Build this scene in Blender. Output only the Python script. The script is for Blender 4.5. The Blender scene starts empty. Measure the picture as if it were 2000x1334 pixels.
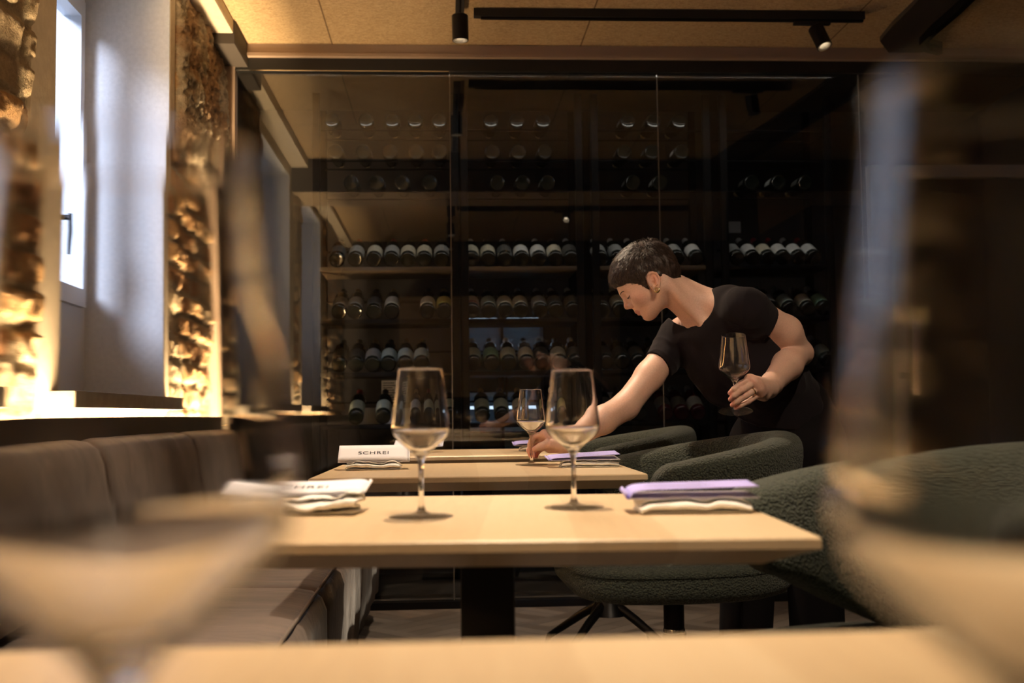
import bpy, bmesh, math, random
import numpy as np
from mathutils import Vector, Matrix, Euler

random.seed(7)
scene = bpy.context.scene
COL = scene.collection

# ---------------------------------------------------------------- camera
cam_data = bpy.data.cameras.new('camera')
cam_data.sensor_width = 36.0
cam_data.lens = 39.6
cam_data.clip_start = 0.01
cam_data.dof.use_dof = True
cam_data.dof.focus_distance = 3.05
cam_data.dof.aperture_fstop = 4.2
cam = bpy.data.objects.new('camera', cam_data)
COL.objects.link(cam)
# rows: camera right, camera up, camera forward, in room coordinates
R_ = Vector((0.99818786, -0.05886765, -0.01247402))
U_ = Vector((0.00870524, -0.06384876, 0.99792162))
Fw = Vector((0.05954175, 0.99622183, 0.0632206))
cam.matrix_world = Matrix(((R_.x, U_.x, -Fw.x, 0.0), (R_.y, U_.y, -Fw.y, 0.0),
                           (R_.z, U_.z, -Fw.z, 0.886), (0, 0, 0, 1)))
scene.camera = cam

# ---------------------------------------------------------------- world, view
world = bpy.data.worlds.new('world')
scene.world = world
world.use_nodes = True
bgn = world.node_tree.nodes['Background']
bgn.inputs[0].default_value = (0.62, 0.76, 1.0, 1)
bgn.inputs[1].default_value = 0.95
vs = scene.view_settings
vs.view_transform = 'Standard'
vs.look = 'None'
vs.gamma = 1.0
vs.exposure = 0.34
vs.use_curve_mapping = False

# ---------------------------------------------------------------- lights
def lamp(name, kind, loc, energy, color, target=None, **kw):
    d = bpy.data.lights.new(name, kind)
    d.energy = energy
    d.color = color
    for k, v in kw.items():
        setattr(d, k, v)
    o = bpy.data.objects.new(name, d)
    COL.objects.link(o)
    o.location = loc
    if target is not None:
        o.rotation_euler = (Vector(target) - Vector(loc)).to_track_quat('-Z', 'Y').to_euler()
    return o

WARM = (1.0, 0.79, 0.56)
# daylight slanting in through the side windows
lamp('daylight', 'SUN', (-3, 0, 4), 6.5, (0.74, 0.81, 1.0), target=(-2.0, 2.6, 3.05), angle=math.radians(17))
# the light strip behind the bench ledge, washing up the brick wall
for y0 in (0.6, 2.2, 3.8):
    o = lamp('wall_wash_light', 'AREA', (-0.985, y0 + 0.75, 0.62), 110.0 if y0 > 3 else 135.0, (1.0, 0.68, 0.34), shape='RECTANGLE', size=0.035, size_y=1.5)
    o.rotation_euler = (math.pi, 0, 0)
    o = lamp('wall_wash_light', 'AREA', (-0.967, y0 + 0.75, 0.85), 24.0, (1.0, 0.70, 0.37), shape='RECTANGLE', size=0.02, size_y=1.5)
    o.rotation_euler = (math.pi, 0, 0)


# unseen fill light added under the partition head to brighten the bottle labels
o = lamp('cellar_fill_light', 'AREA', (0.6, 5.285, 2.512), 5.0, (1.0, 0.93, 0.82), shape='RECTANGLE', size=2.6, size_y=0.05)
o.rotation_euler = (math.radians(-24), 0, 0)

# ---------------------------------------------------------------- material helpers
MATS = {}
def mat(name, base=(0.8, 0.8, 0.8), rough=0.5, metal=0.0, **kw):
    m = bpy.data.materials.new(name)
    m.use_nodes = True
    b = m.node_tree.nodes['Principled BSDF']
    b.inputs['Base Color'].default_value = (*base, 1)
    b.inputs['Roughness'].default_value = rough
    b.inputs['Metallic'].default_value = metal
    for k, v in kw.items():
        b.inputs[k.replace('_', ' ')].default_value = v
    MATS[name] = m
    return m

def nt(m):
    return m.node_tree.nodes, m.node_tree.links, m.node_tree.nodes['Principled BSDF']

def node(m, typ, **kw):
    n = m.node_tree.nodes.new(typ)
    for k, v in kw.items():
        if k.startswith('i_'):
            n.inputs[k[2:].replace('_', ' ')].default_value = v
        else:
            setattr(n, k, v)
    return n

def ramp(m, stops):
    r = m.node_tree.nodes.new('ShaderNodeValToRGB')
    el = r.color_ramp.elements
    while len(el) < len(stops):
        el.new(0.5)
    for e, (p, c) in zip(el, stops):
        e.position = p
        e.color = (*c, 1)
    return r

def coords(m, scale=(1, 1, 1), kind='Object'):
    tc = m.node_tree.nodes.new('ShaderNodeTexCoord')
    mp = m.node_tree.nodes.new('ShaderNodeMapping')
    mp.inputs['Scale'].default_value = scale
    m.node_tree.links.new(tc.outputs[kind], mp.inputs[0])
    return mp.outputs[0]

def noise_color(m, scale3, nscale, stops, detail=4.0, rough=0.6, bump=0.0, bdist=0.002, dist=0.0):
    n, l, b = nt(m)
    v = coords(m, scale3)
    t = node(m, 'ShaderNodeTexNoise', i_Scale=nscale, i_Detail=detail, i_Roughness=rough, i_Distortion=dist)
    l.new(v, t.inputs['Vector'])
    r = ramp(m, stops)
    l.new(t.outputs['Fac'], r.inputs[0])
    l.new(r.outputs[0], b.inputs['Base Color'])
    if bump:
        bp = node(m, 'ShaderNodeBump', i_Strength=bump, i_Distance=bdist)
        l.new(t.outputs['Fac'], bp.inputs['Height'])
        l.new(bp.outputs[0], b.inputs['Normal'])
    return t

# ---- wood of the table tops: pale staves running along the table's short side
m = mat('pale_wood', rough=0.36)
n, l, b = nt(m)
v = coords(m, (1, 1, 1))
sx = node(m, 'ShaderNodeSeparateXYZ'); l.new(v, sx.inputs[0])
ml = node(m, 'ShaderNodeMath', operation='MULTIPLY'); ml.inputs[1].default_value = 9.0
l.new(sx.outputs[0], ml.inputs[0])
fl = node(m, 'ShaderNodeMath', operation='FLOOR'); l.new(ml.outputs[0], fl.inputs[0])
wn = node(m, 'ShaderNodeTexWhiteNoise', noise_dimensions='1D'); l.new(fl.outputs[0], wn.inputs['W'])
v2 = coords(m, (26, 2.2, 26))
gr = node(m, 'ShaderNodeTexNoise', i_Scale=3.0, i_Detail=6.0, i_Roughness=0.6, i_Distortion=0.6)
l.new(v2, gr.inputs['Vector'])
mx = node(m, 'ShaderNodeMath', operation='MULTIPLY_ADD'); mx.inputs[1].default_value = 0.55
l.new(wn.outputs['Value'], mx.inputs[0])
m3 = node(m, 'ShaderNodeMath', operation='MULTIPLY'); m3.inputs[1].default_value = 0.5
l.new(gr.outputs['Fac'], m3.inputs[0]); l.new(m3.outputs[0], mx.inputs[2])
r = ramp(m, [(0.0, (0.52, 0.36, 0.20)), (0.5, (0.66, 0.49, 0.29)), (1.0, (0.74, 0.58, 0.38))])
l.new(mx.outputs[0], r.inputs[0]); l.new(r.outputs[0], b.inputs['Base Color'])
bp = node(m, 'ShaderNodeBump', i_Strength=0.08, i_Distance=0.001)
l.new(gr.outputs['Fac'], bp.inputs['Height']); l.new(bp.outputs[0], b.inputs['Normal'])

mat('black_metal', (0.012, 0.011, 0.012), 0.38, 0.6)
mat('black_matt', (0.012, 0.011, 0.011), 0.6)
mat('chrome', (0.7, 0.7, 0.7), 0.15, 1.0)
m = mat('bronze_metal', (0.40, 0.30, 0.24), 0.5, 0.1)
m = mat('dark_wood', rough=0.45)
noise_color(m, (3, 30, 30), 2.0, [(0.3, (0.030, 0.020, 0.015)), (0.7, (0.062, 0.042, 0.030))])
m = mat('velvet', rough=0.8)
noise_color(m, (1, 5, 2.2), 4.0, [(0.3, (0.072, 0.048, 0.037)), (0.62, (0.13, 0.09, 0.070)), (0.8, (0.21, 0.155, 0.125))], bump=0.25, bdist=0.01, dist=1.0)
nt(m)[2].inputs['Sheen Weight'].default_value = 0.25
nt(m)[2].inputs['Sheen Roughness'].default_value = 0.4
m = mat('velvet_piping', (0.12, 0.09, 0.07), 0.75)
m = mat('boucle', rough=0.95)
n, l, b = nt(m)
v = coords(m, (1, 1, 1))
vo = node(m, 'ShaderNodeTexVoronoi', i_Scale=210.0); l.new(v, vo.inputs['Vector'])
no = node(m, 'ShaderNodeTexNoise', i_Scale=120.0, i_Detail=3.0); l.new(v, no.inputs['Vector'])
r = ramp(m, [(0.0, (0.062, 0.070, 0.048)), (0.5, (0.035, 0.041, 0.028)), (1.0, (0.012, 0.015, 0.010))])
l.new(vo.outputs['Distance'], r.inputs[0]); l.new(r.outputs[0], b.inputs['Base Color'])
ad = node(m, 'ShaderNodeMath', operation='SUBTRACT'); l.new(no.outputs['Fac'], ad.inputs[0]); l.new(vo.outputs['Distance'], ad.inputs[1])
bp = node(m, 'ShaderNodeBump', i_Strength=0.9, i_Distance=0.004)
l.new(ad.outputs[0], bp.inputs['Height']); l.new(bp.outputs[0], b.inputs['Normal'])
b.inputs['Sheen Weight'].default_value = 0.10

m = mat('white_plaster', rough=0.9)
noise_color(m, (1, 1, 1), 60.0, [(0.3, (0.70, 0.70, 0.70)), (0.7, (0.80, 0.80, 0.80))], bump=0.15, bdist=0.002)
m = mat('beige_plaster', rough=0.9)
noise_color(m, (1, 1, 1), 40.0, [(0.3, (0.58, 0.50, 0.40)), (0.7, (0.66, 0.58, 0.47))], bump=0.2, bdist=0.003)
mat('white_frame', (0.75, 0.77, 0.80), 0.35)
m = mat('sill_stone', rough=0.5)
noise_color(m, (1, 1, 1), 30.0, [(0.35, (0.25, 0.22, 0.19)), (0.65, (0.35, 0.31, 0.27))])

# ---- wood-wool ceiling boards with fine dark joints
m = mat('ceiling_board', rough=0.95)
n, l, b = nt(m)
v = coords(m, (1, 1, 1))
t1 = node(m, 'ShaderNodeTexNoise', i_Scale=55.0, i_Detail=6.0, i_Roughness=0.75, i_Distortion=1.5); 
vs2 = coords(m, (1.0, 2.6, 1.0)); l.new(vs2, t1.inputs['Vector'])
r = ramp(m, [(0.34, (0.24, 0.155, 0.08)), (0.5, (0.50, 0.36, 0.205)), (0.64, (0.64, 0.49, 0.30))])
l.new(t1.outputs['Fac'], r.inputs[0])
br = node(m, 'ShaderNodeTexBrick', offset=0.5, i_Scale=1.0, i_Mortar_Size=0.0035)
br.inputs['Brick Width'].default_value = 1.16
br.inputs['Row Height'].default_value = 2.0
br.inputs['Color1'].default_value = (1, 1, 1, 1); br.inputs['Color2'].default_value = (1, 1, 1, 1)
br.inputs['Mortar'].default_value = (0.35, 0.3, 0.25, 1)
mp = n.new('ShaderNodeMapping'); mp.inputs['Location'].default_value = (-0.07, 0.2, 0)
l.new(v, mp.inputs[0]); l.new(mp.outputs[0], br.inputs['Vector'])
mm = node(m, 'ShaderNodeMix', data_type='RGBA', blend_type='MULTIPLY'); mm.inputs[0].default_value = 1.0
l.new(r.outputs[0], mm.inputs[6]); l.new(br.outputs['Color'], mm.inputs[7]); l.new(mm.outputs[2], b.inputs['Base Color'])
bp = node(m, 'ShaderNodeBump', i_Strength=0.6, i_Distance=0.004)
l.new(t1.outputs['Fac'], bp.inputs['Height']); l.new(bp.outputs[0], b.inputs['Normal'])

# ---- grey-brown herringbone floor
m = mat('parquet', rough=0.4)
n, l, b = nt(m)
tc = n.new('ShaderNodeTexCoord')
mp = n.new('ShaderNodeMapping'); mp.inputs['Rotation'].default_value = (0, 0, math.radians(45))
l.new(tc.outputs['Object'], mp.inputs[0])
ck = node(m, 'ShaderNodeTexChecker', i_Scale=2.2); l.new(mp.outputs[0], ck.inputs['Vector'])
b1 = node(m, 'ShaderNodeTexBrick', offset=0.5, i_Scale=1.0, i_Mortar_Size=0.002)
b2 = node(m, 'ShaderNodeTexBrick', offset=0.5, i_Scale=1.0, i_Mortar_Size=0.002)
for q in (b1, b2):
    q.inputs['Brick Width'].default_value = 0.45
    q.inputs['Row Height'].default_value = 0.0758
    q.inputs['Color1'].default_value = (0.105, 0.085, 0.072, 1)
    q.inputs['Color2'].default_value = (0.19, 0.16, 0.138, 1)
    q.inputs['Mortar'].default_value = (0.02, 0.016, 0.014, 1)
mp2 = n.new('ShaderNodeMapping'); mp2.inputs['Rotation'].default_value = (0, 0, math.radians(90))
l.new(mp.outputs[0], mp2.inputs[0]); l.new(mp.outputs[0], b1.inputs['Vector']); l.new(mp2.outputs[0], b2.inputs['Vector'])
mm = node(m, 'ShaderNodeMix', data_type='RGBA'); l.new(ck.outputs['Fac'], mm.inputs[0])
l.new(b1.outputs['Color'], mm.inputs[6]); l.new(b2.outputs['Color'], mm.inputs[7]); l.new(mm.outputs[2], b.inputs['Base Color'])

# ---- sheet glass: clear, mirrors by Fresnel (both faces of the pane together)
def sheet_glass(name, tint, f0):
    m = bpy.data.materials.new(name); m.use_nodes = True
    n, l = m.node_tree.nodes, m.node_tree.links
    n.remove(n['Principled BSDF'])
    tr = n.new('ShaderNodeBsdfTransparent'); tr.inputs[0].default_value = (*tint, 1)
    gl = n.new('ShaderNodeBsdfGlossy'); gl.inputs['Roughness'].default_value = 0.0
    lw = n.new('ShaderNodeLayerWeight'); lw.inputs['Blend'].default_value = 0.5
    pw = n.new('ShaderNodeMath'); pw.operation = 'POWER'; pw.inputs[1].default_value = 5.0
    ma = n.new('ShaderNodeMath'); ma.operation = 'MULTIPLY_ADD'
    ma.inputs[1].default_value = 1.0 - f0; ma.inputs[2].default_value = f0
    l.new(lw.outputs['Facing'], pw.inputs[0]); l.new(pw.outputs[0], ma.inputs[0])
    mi = n.new('ShaderNodeMixShader')
    l.new(ma.outputs[0], mi.inputs[0]); l.new(tr.outputs[0], mi.inputs[1]); l.new(gl.outputs[0], mi.inputs[2])
    l.new(mi.outputs[0], n['Material Output'].inputs[0])
    MATS[name] = m
sheet_glass('partition_glass', (0.86, 0.87, 0.87), 0.09)
sheet_glass('window_glass', (0.95, 0.97, 1.0), 0.07)

def crystal(name, clear):
    m = mat(name, (1, 1, 1), 0.0)
    n, l, b = nt(m)
    b.inputs['Transmission Weight'].default_value = 1.0; b.inputs['IOR'].default_value = 1.5
    b.inputs['Coat Weight'].default_value = 0.15; b.inputs['Coat Roughness'].default_value = 0.10
    if clear:
        tr = n.new('ShaderNodeBsdfTransparent'); mi = n.new('ShaderNodeMixShader'); mi.inputs[0].default_value = clear
        l.new(b.outputs[0], mi.inputs[1]); l.new(tr.outputs[0], mi.inputs[2]); l.new(mi.outputs[0], n['Material Output'].inputs[0])
crystal('crystal', 0.0)
crystal('crystal_foot', 0.6)
m = mat('bottle_glass', (0.010, 0.012, 0.009), 0.08); nt(m)[2].inputs['Coat Weight'].default_value = 0.5
m = mat('bottle_rose', (0.03, 0.003, 0.005), 0.05)
m = mat('bottle_green', (0.03, 0.06, 0.03), 0.08)

m = mat('paper_white', (0.78, 0.76, 0.80), 0.7)
m = mat('paper_lavender', (0.44, 0.39, 0.82), 0.7)
mat('ink', (0.03, 0.03, 0.05), 0.8)
m = mat('napkin_linen', rough=0.95)
noise_color(m, (1, 1, 1), 900.0, [(0.3, (0.78, 0.75, 0.70)), (0.7, (0.86, 0.84, 0.80))], bump=0.2, bdist=0.0006)

# ---------------------------------------------------------------- object helpers
def link(name, me, material=None, parent=None, smooth=False):
    o = bpy.data.objects.new(name, me)
    COL.objects.link(o)
    if material is not None:
        me.materials.append(MATS[material] if isinstance(material, str) else material)
    if parent is not None:
        o.parent = parent
    if smooth:
        me.polygons.foreach_set('use_smooth', [True] * len(me.polygons))
    return o

def obj(name, bm, material=None, parent=None, smooth=False, sharp=None):
    me = bpy.data.meshes.new(name)
    bmesh.ops.recalc_face_normals(bm, faces=bm.faces)
    bm.to_mesh(me); bm.free()
    o = link(name, me, material, parent, smooth)
    if sharp:
        o.data.set_sharp_from_angle(angle=math.radians(sharp))
    return o

def mesh_np(name, verts, faces, material=None, parent=None, smooth=True):
    me = bpy.data.meshes.new(name)
    me.from_pydata([tuple(map(float, q)) for q in verts], [], [tuple(map(int, f)) for f in faces])
    me.update()
    return link(name, me, material, parent, smooth)

def thing(name, label, cat, loc=(0, 0, 0), rotz=0.0, group=None):
    o = bpy.data.objects.new(name, None)
    COL.objects.link(o)
    o.empty_display_size = 0.05
    o.location = loc
    o.rotation_euler = (0, 0, rotz)
    return tag(o, label, cat, group)

def tag(o, label, cat, group=None):
    o['label'] = label; o['category'] = cat; o['kind'] = 'thing'
    if group:
        o['group'] = group
    return o

def struct(o):
    o['kind'] = 'structure'
    return o

def sempty(name, loc=(0, 0, 0)):
    o = bpy.data.objects.new(name, None); COL.objects.link(o); o.location = loc
    return struct(o)

def dup(root, loc, rotz=0.0, label=None, group=None, cat=None):
    def cp(o, par):
        c = o.copy(); COL.objects.link(c)
        if par is not None:
            c.parent = par
        for ch in list(o.children):
            cp(ch, c)
        return c
    r = cp(root, None)
    r.location = loc; r.rotation_euler = (0, 0, rotz)
    if label: r['label'] = label
    if group: r['group'] = group
    return r

def box(bm, lo, hi):
    x0, y0, z0 = lo; x1, y1, z1 = hi
    vs_ = [bm.verts.new(p) for p in ((x0, y0, z0), (x1, y0, z0), (x1, y1, z0), (x0, y1, z0),
                                     (x0, y0, z1), (x1, y0, z1), (x1, y1, z1), (x0, y1, z1))]
    fs = []
    for f in ((3, 2, 1, 0), (4, 5, 6, 7), (0, 1, 5, 4), (1, 2, 6, 5), (2, 3, 7, 6), (3, 0, 4, 7)):
        fs.append(bm.faces.new([vs_[i] for i in f]))
    return fs

def boxo(name, lo, hi, material, parent=None, bevel=0.0, segs=2):
    bm = bmesh.new(); box(bm, lo, hi)
    if bevel:
        bmesh.ops.bevel(bm, geom=list(bm.edges), offset=bevel, segments=segs, affect='EDGES', profile=0.6)
    o = obj(name, bm, material, parent, smooth=bool(bevel))
    if bevel:
        o.data.set_sharp_from_angle(angle=math.radians(50))
    return o

def lathe(bm, prof, n=32, origin=(0, 0, 0), axis=None):
    """prof: (r, h) from start to end; closed at r=0."""
    M = Matrix.Identity(3)
    if axis is not None:
        M = Vector((0, 0, 1)).rotation_difference(Vector(axis)).to_matrix()
    o0 = Vector(origin)
    rings = []
    for (r, h) in prof:
        if r < 1e-6:
            rings.append([bm.verts.new(o0 + M @ Vector((0, 0, h)))])
        else:
            rings.append([bm.verts.new(o0 + M @ Vector((r * math.cos(2 * math.pi * i / n), r * math.sin(2 * math.pi * i / n), h))) for i in range(n)])
    for a, b_ in zip(rings[:-1], rings[1:]):
        for i in range(n):
            j = (i + 1) % n
            if len(a) == 1 and len(b_) == 1:
                continue
            if len(a) == 1:
                bm.faces.new((a[0], b_[j], b_[i]))
            elif len(b_) == 1:
                bm.faces.new((a[i], a[j], b_[0]))
            else:
                bm.faces.new((a[i], a[j], b_[j], b_[i]))

def tube(bm, pts, r, n=12, cap=True, closed=False):
    pts = [Vector(p) for p in pts]
    rr = r if isinstance(r, (list, tuple)) else [r] * len(pts)
    rings = []
    prev = None
    N = len(pts)
    for i, p in enumerate(pts):
        if closed:
            d = pts[(i + 1) % N] - pts[i - 1]
        else:
            d = pts[min(i + 1, N - 1)] - pts[max(i - 1, 0)]
        d.normalize()
        if prev is None:
            u = d.orthogonal().normalized()
        else:
            u = (prev - d * prev.dot(d)).normalized()
        prev = u
        w = d.cross(u)
        rings.append([bm.verts.new(p + (u * math.cos(2 * math.pi * k / n) + w * math.sin(2 * math.pi * k / n)) * rr[i]) for k in range(n)])
    M = N if closed else N - 1
    for i in range(M):
        a, b_ = rings[i], rings[(i + 1) % N]
        for k in range(n):
            bm.faces.new((a[k], a[(k + 1) % n], b_[(k + 1) % n], b_[k]))
    if cap and not closed:
        bm.faces.new(rings[0][::-1]); bm.faces.new(rings[-1])

# ---- numpy value noise
def _hash(ix, iy, iz, seed):
    h = (ix.astype(np.int64) * 374761393 + iy.astype(np.int64) * 668265263 + iz.astype(np.int64) * 2147483647 + seed * 974711) & 0xffffffff
    h = ((h ^ (h >> 13)) * 1274126177) & 0xffffffff
    return ((h ^ (h >> 16)) & 0xffff) / 65535.0

def vnoise(x, y, z=None, seed=0):
    x = np.asarray(x, float); y = np.asarray(y, float)
    z = np.zeros_like(x) if z is None else np.asarray(z, float)
    ix, iy, iz = np.floor(x), np.floor(y), np.floor(z)
    fx, fy, fz = x - ix, y - iy, z - iz
    fx, fy, fz = [f * f * (3 - 2 * f) for f in (fx, fy, fz)]
    out = 0
    for dx in (0, 1):
        for dy in (0, 1):
            for dz in (0, 1):
                w = (fx if dx else 1 - fx) * (fy if dy else 1 - fy) * (fz if dz else 1 - fz)
                out = out + w * _hash(ix + dx, iy + dy, iz + dz, seed)
    return out

def fbm(x, y, z=None, oct=4, seed=0):
    s, a, tot = 0, 0.5, 0
    for k in range(oct):
        zz = None if z is None else z * 2 ** k
        s = s + a * vnoise(x * 2 ** k, y * 2 ** k, zz, seed + k); tot += a; a *= 0.5
    return s / tot

# ================================================================ the room
GY = 5.22          # the glass partition stands here
CEIL = 2.605
XL = -1.03         # left wall
XR = 3.1
YB = -0.75

struct(boxo('floor', (XL - 0.4, YB - 0.2, -0.05), (XR + 0.1, 7.2, 0.0), 'parquet'))
c = struct(boxo('ceiling', (XL - 0.4, YB - 0.2, CEIL), (XR + 0.1, GY + 0.02, CEIL + 0.05), 'ceiling_board'))
mat('wall_beige', (0.42, 0.33, 0.23), 0.9)
mat('wall_dark', (0.055, 0.045, 0.040), 0.8)
struct(boxo('wall_back', (XL - 0.4, YB - 0.12, 0), (XR + 0.1, YB, CEIL), 'wall_dark'))
struct(boxo('wall_right', (XR, YB, 0), (XR + 0.1, 7.2, CEIL), 'wall_dark'))
# a beige panelled stretch of the wall behind the camera and a dark ventilation box on it
struct(boxo('trim_1', (-0.45, YB, 1.05), (1.75, YB + 0.03, 2.05), 'wall_beige', bevel=0.006))
# downstand beam across the room
struct(boxo('trim_2', (XL - 0.05, 2.38, 2.385), (XR, 2.90, CEIL), 'wall_dark', bevel=0.004))
struct(boxo('trim_11', (XL - 0.05, 2.384, 2.379), (XR, 2.896, 2.3848), 'wall_beige'))  # paler plate added to colour in the lit underside of the beam
# plaster cove along the top of the brick wall
struct(boxo('trim_3', (XL - 0.05, YB, 2.545), (-0.905, 4.86, CEIL), 'beige_plaster', bevel=0.006))
boxo('trim_4', (XL - 0.05, 4.86, 2.50), (-0.90, GY - 0.02, CEIL), 'wall_dark', bevel=0.004)['kind'] = 'structure'

# ---------------------------------------------------------------- rough brick wall on the left
WINS = [(2.985, 4.20), (1.15, 2.36)]       # the two window openings along the wall
ZS, ZT = 0.955, 2.47                        # sill and head height
m = mat('rubble', rough=0.95)
n, l, b = nt(m)
at_ = node(m, 'ShaderNodeVertexColor', layer_name='Col')
v = coords(m)
t = node(m, 'ShaderNodeTexNoise', i_Scale=90.0, i_Detail=5.0, i_Roughness=0.7); l.new(v, t.inputs['Vector'])
r = ramp(m, [(0.25, (0.62, 0.62, 0.62)), (0.75, (1.0, 1.0, 1.0))]); l.new(t.outputs['Fac'], r.inputs[0])
mm = node(m, 'ShaderNodeMix', data_type='RGBA', blend_type='MULTIPLY'); mm.inputs[0].default_value = 1.0
l.new(at_.outputs['Color'], mm.inputs[6]); l.new(r.outputs[0], mm.inputs[7]); l.new(mm.outputs[2], b.inputs['Base Color'])
bp = node(m, 'ShaderNodeBump', i_Strength=1.0, i_Distance=0.012)
l.new(t.outputs['Fac'], bp.inputs['Height']); l.new(bp.outputs[0], b.inputs['Normal'])

def brick_wall():
    ys = np.concatenate([np.arange(YB, 2.46, 0.035), np.arange(2.46, GY + 0.005, 0.0085)])
    zs = np.concatenate([np.arange(0.0, 0.78, 0.2), np.arange(0.80, CEIL + 0.01, 0.0095)])
    for (a, b_) in WINS:                     # snap grid lines to the openings
        for e in (a, b_):
            ys[np.argmin(abs(ys - e))] = e
    for e in (ZS, ZT):
        zs[np.argmin(abs(zs - e))] = e
    Y, Z = np.meshgrid(ys, zs, indexing='ij')
    # courses of irregular bricks
    wy = Y + 0.02 * (fbm(Y * 6, Z * 6, seed=3) - 0.5) * 2
    wz = Z + 0.016 * (fbm(Y * 5, Z * 5, seed=9) - 0.5) * 2
    H, L = 0.092, 0.235
    row = np.floor(wz / H)
    off = _hash(row, row * 0, row * 0, 5) * L
    col = np.floor((wy + off) / L)
    fy = (wy + off) / L - col
    fz = wz / H - row
    ed = np.minimum(np.minimum(fy, 1 - fy) * L, np.minimum(fz, 1 - fz) * H)
    ed = ed + 0.006 * (fbm(Y * 40, Z * 40, seed=21) - 0.5)
    brick = np.clip((ed - 0.007) / 0.010, 0, 1)
    rnd = _hash(col, row, row * 0, 11)
    rnd2 = _hash(col, row, row * 0, 17)
    rough_ = fbm(Y * 22, Z * 22, oct=4, seed=31)
    d = brick * (0.010 + 0.022 * rnd) + (rough_ - 0.5) * 0.030 + (fbm(Y * 3.2, Z * 3.2, seed=41) - 0.5) * 0.05
    d = d - 0.020 * ((rnd2 > 0.86) & (brick > 0.3))
    # a thick skin of old plaster left on the upper part beside the partition
    pl = np.clip((Z - 1.86 + 0.25 * (fbm(Y * 4, Z * 4, seed=51) - 0.5)) / 0.05, 0, 1) * (Y > 4.3)
    pl = pl * np.clip((2.50 + 0.18 * (fbm(Y * 7, Z * 7, seed=57) - 0.5) - (Z - 0.25 * (5.2 - Y))) / 0.05, 0, 1)
    crag = np.abs(fbm(Y * 30, Z * 30, oct=5, seed=61) - 0.5) * 2
    dp = 0.008 + 0.018 * np.sin(np.clip((Z - 1.8) / 0.7, 0, 1) * math.pi) + 0.055 * (0.5 - crag) + 0.03 * (fbm(Y * 11, Z * 11, oct=3, seed=66) - 0.5)
    d = d * (1 - pl) + dp * pl
    # smeared mortar patches on the rest
    sm = np.clip((fbm(Y * 2.6, Z * 3.1, seed=71) - 0.52) / 0.06, 0, 1) * (1 - pl)
    d = d * (1 - 0.5 * sm) + sm * (0.012 + 0.02 * (fbm(Y * 18, Z * 18, seed=75) - 0.5))
    d = d * np.clip((Z - 0.80) / 0.12, 0, 1)
    # the wall lies back behind the plastered bands round the openings
    for (a, b_) in WINS:
        near = np.clip(1 - np.maximum(np.maximum(a - 0.19 - Y, Y - b_ - 0.085), 0) / 0.03, 0, 1)
        d = d * (1 - near) + (-0.008) * near
    X = XL + 0.005 + d
    # colours of the stones themselves
    c1 = np.array([0.52, 0.27, 0.12]); c2 = np.array([0.70, 0.44, 0.21]); c3 = np.array([0.38, 0.17, 0.085])
    mor = np.array([0.60, 0.50, 0.35]); pla = np.array([0.56, 0.47, 0.35])
    t1 = rnd[..., None]; t2 = np.clip(rnd2 * 1.6 - 0.9, 0, 1)[..., None]
    bc = c1 * (1 - t1) + c2 * t1
    bc = bc * (1 - t2) + c3 * t2
    bc = bc * (0.75 + 0.5 * rough_[..., None])
    cc = mor * (1 - brick[..., None]) + bc * brick[..., None]
    cc = cc * (1 - 0.75 * sm[..., None]) + mor * 0.75 * sm[..., None]
    pc = pla * (0.25 + 1.5 * fbm(Y * 38, Z * 38, oct=4, seed=81)[..., None])
    og = np.clip((fbm(Y * 6, Z * 6, oct=3, seed=85) - 0.5) / 0.1, 0, 1)[..., None]
    pc = pc * (1 - 0.7 * og) + np.array([0.44, 0.24, 0.11]) * 0.7 * og
    cc = cc * (1 - pl[..., None]) + pc * pl[..., None]
    ny, nz = len(ys), len(zs)
    V = np.stack([X, Y, Z], -1).reshape(-1, 3)
    yi, zi = np.meshgrid(np.arange(ny - 1), np.arange(nz - 1), indexing='ij')
    yc = (ys[yi] + ys[yi + 1]) / 2; zc = (zs[zi] + zs[zi + 1]) / 2
    keep = np.ones(yi.shape, bool)
    for (a, b_) in WINS:
        keep &= ~((yc > a) & (yc < b_) & (zc > ZS) & (zc < ZT))
    yi, zi = yi[keep], zi[keep]
    i0 = yi * nz + zi
    F_ = np.stack([i0, i0 + nz, i0 + nz + 1, i0 + 1], -1)
    me = bpy.data.meshes.new('wall_left')
    me.vertices.add(len(V)); me.vertices.foreach_set('co', V.astype(np.float32).ravel())
    me.loops.add(F_.size); me.loops.foreach_set('vertex_index', F_.astype(np.int32).ravel())
    me.polygons.add(len(F_)); me.polygons.foreach_set('loop_start', (np.arange(len(F_)) * 4).astype(np.int32))
    me.update(calc_edges=True); me.validate()
    ca = me.color_attributes.new('Col', 'FLOAT_COLOR', 'POINT')
    ca.data.foreach_set('color', np.concatenate([cc.reshape(-1, 3), np.ones((len(V), 1))], 1).astype(np.float32).ravel())
    return struct(link('wall_left', me, 'rubble', smooth=True))
brick_wall()

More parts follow.
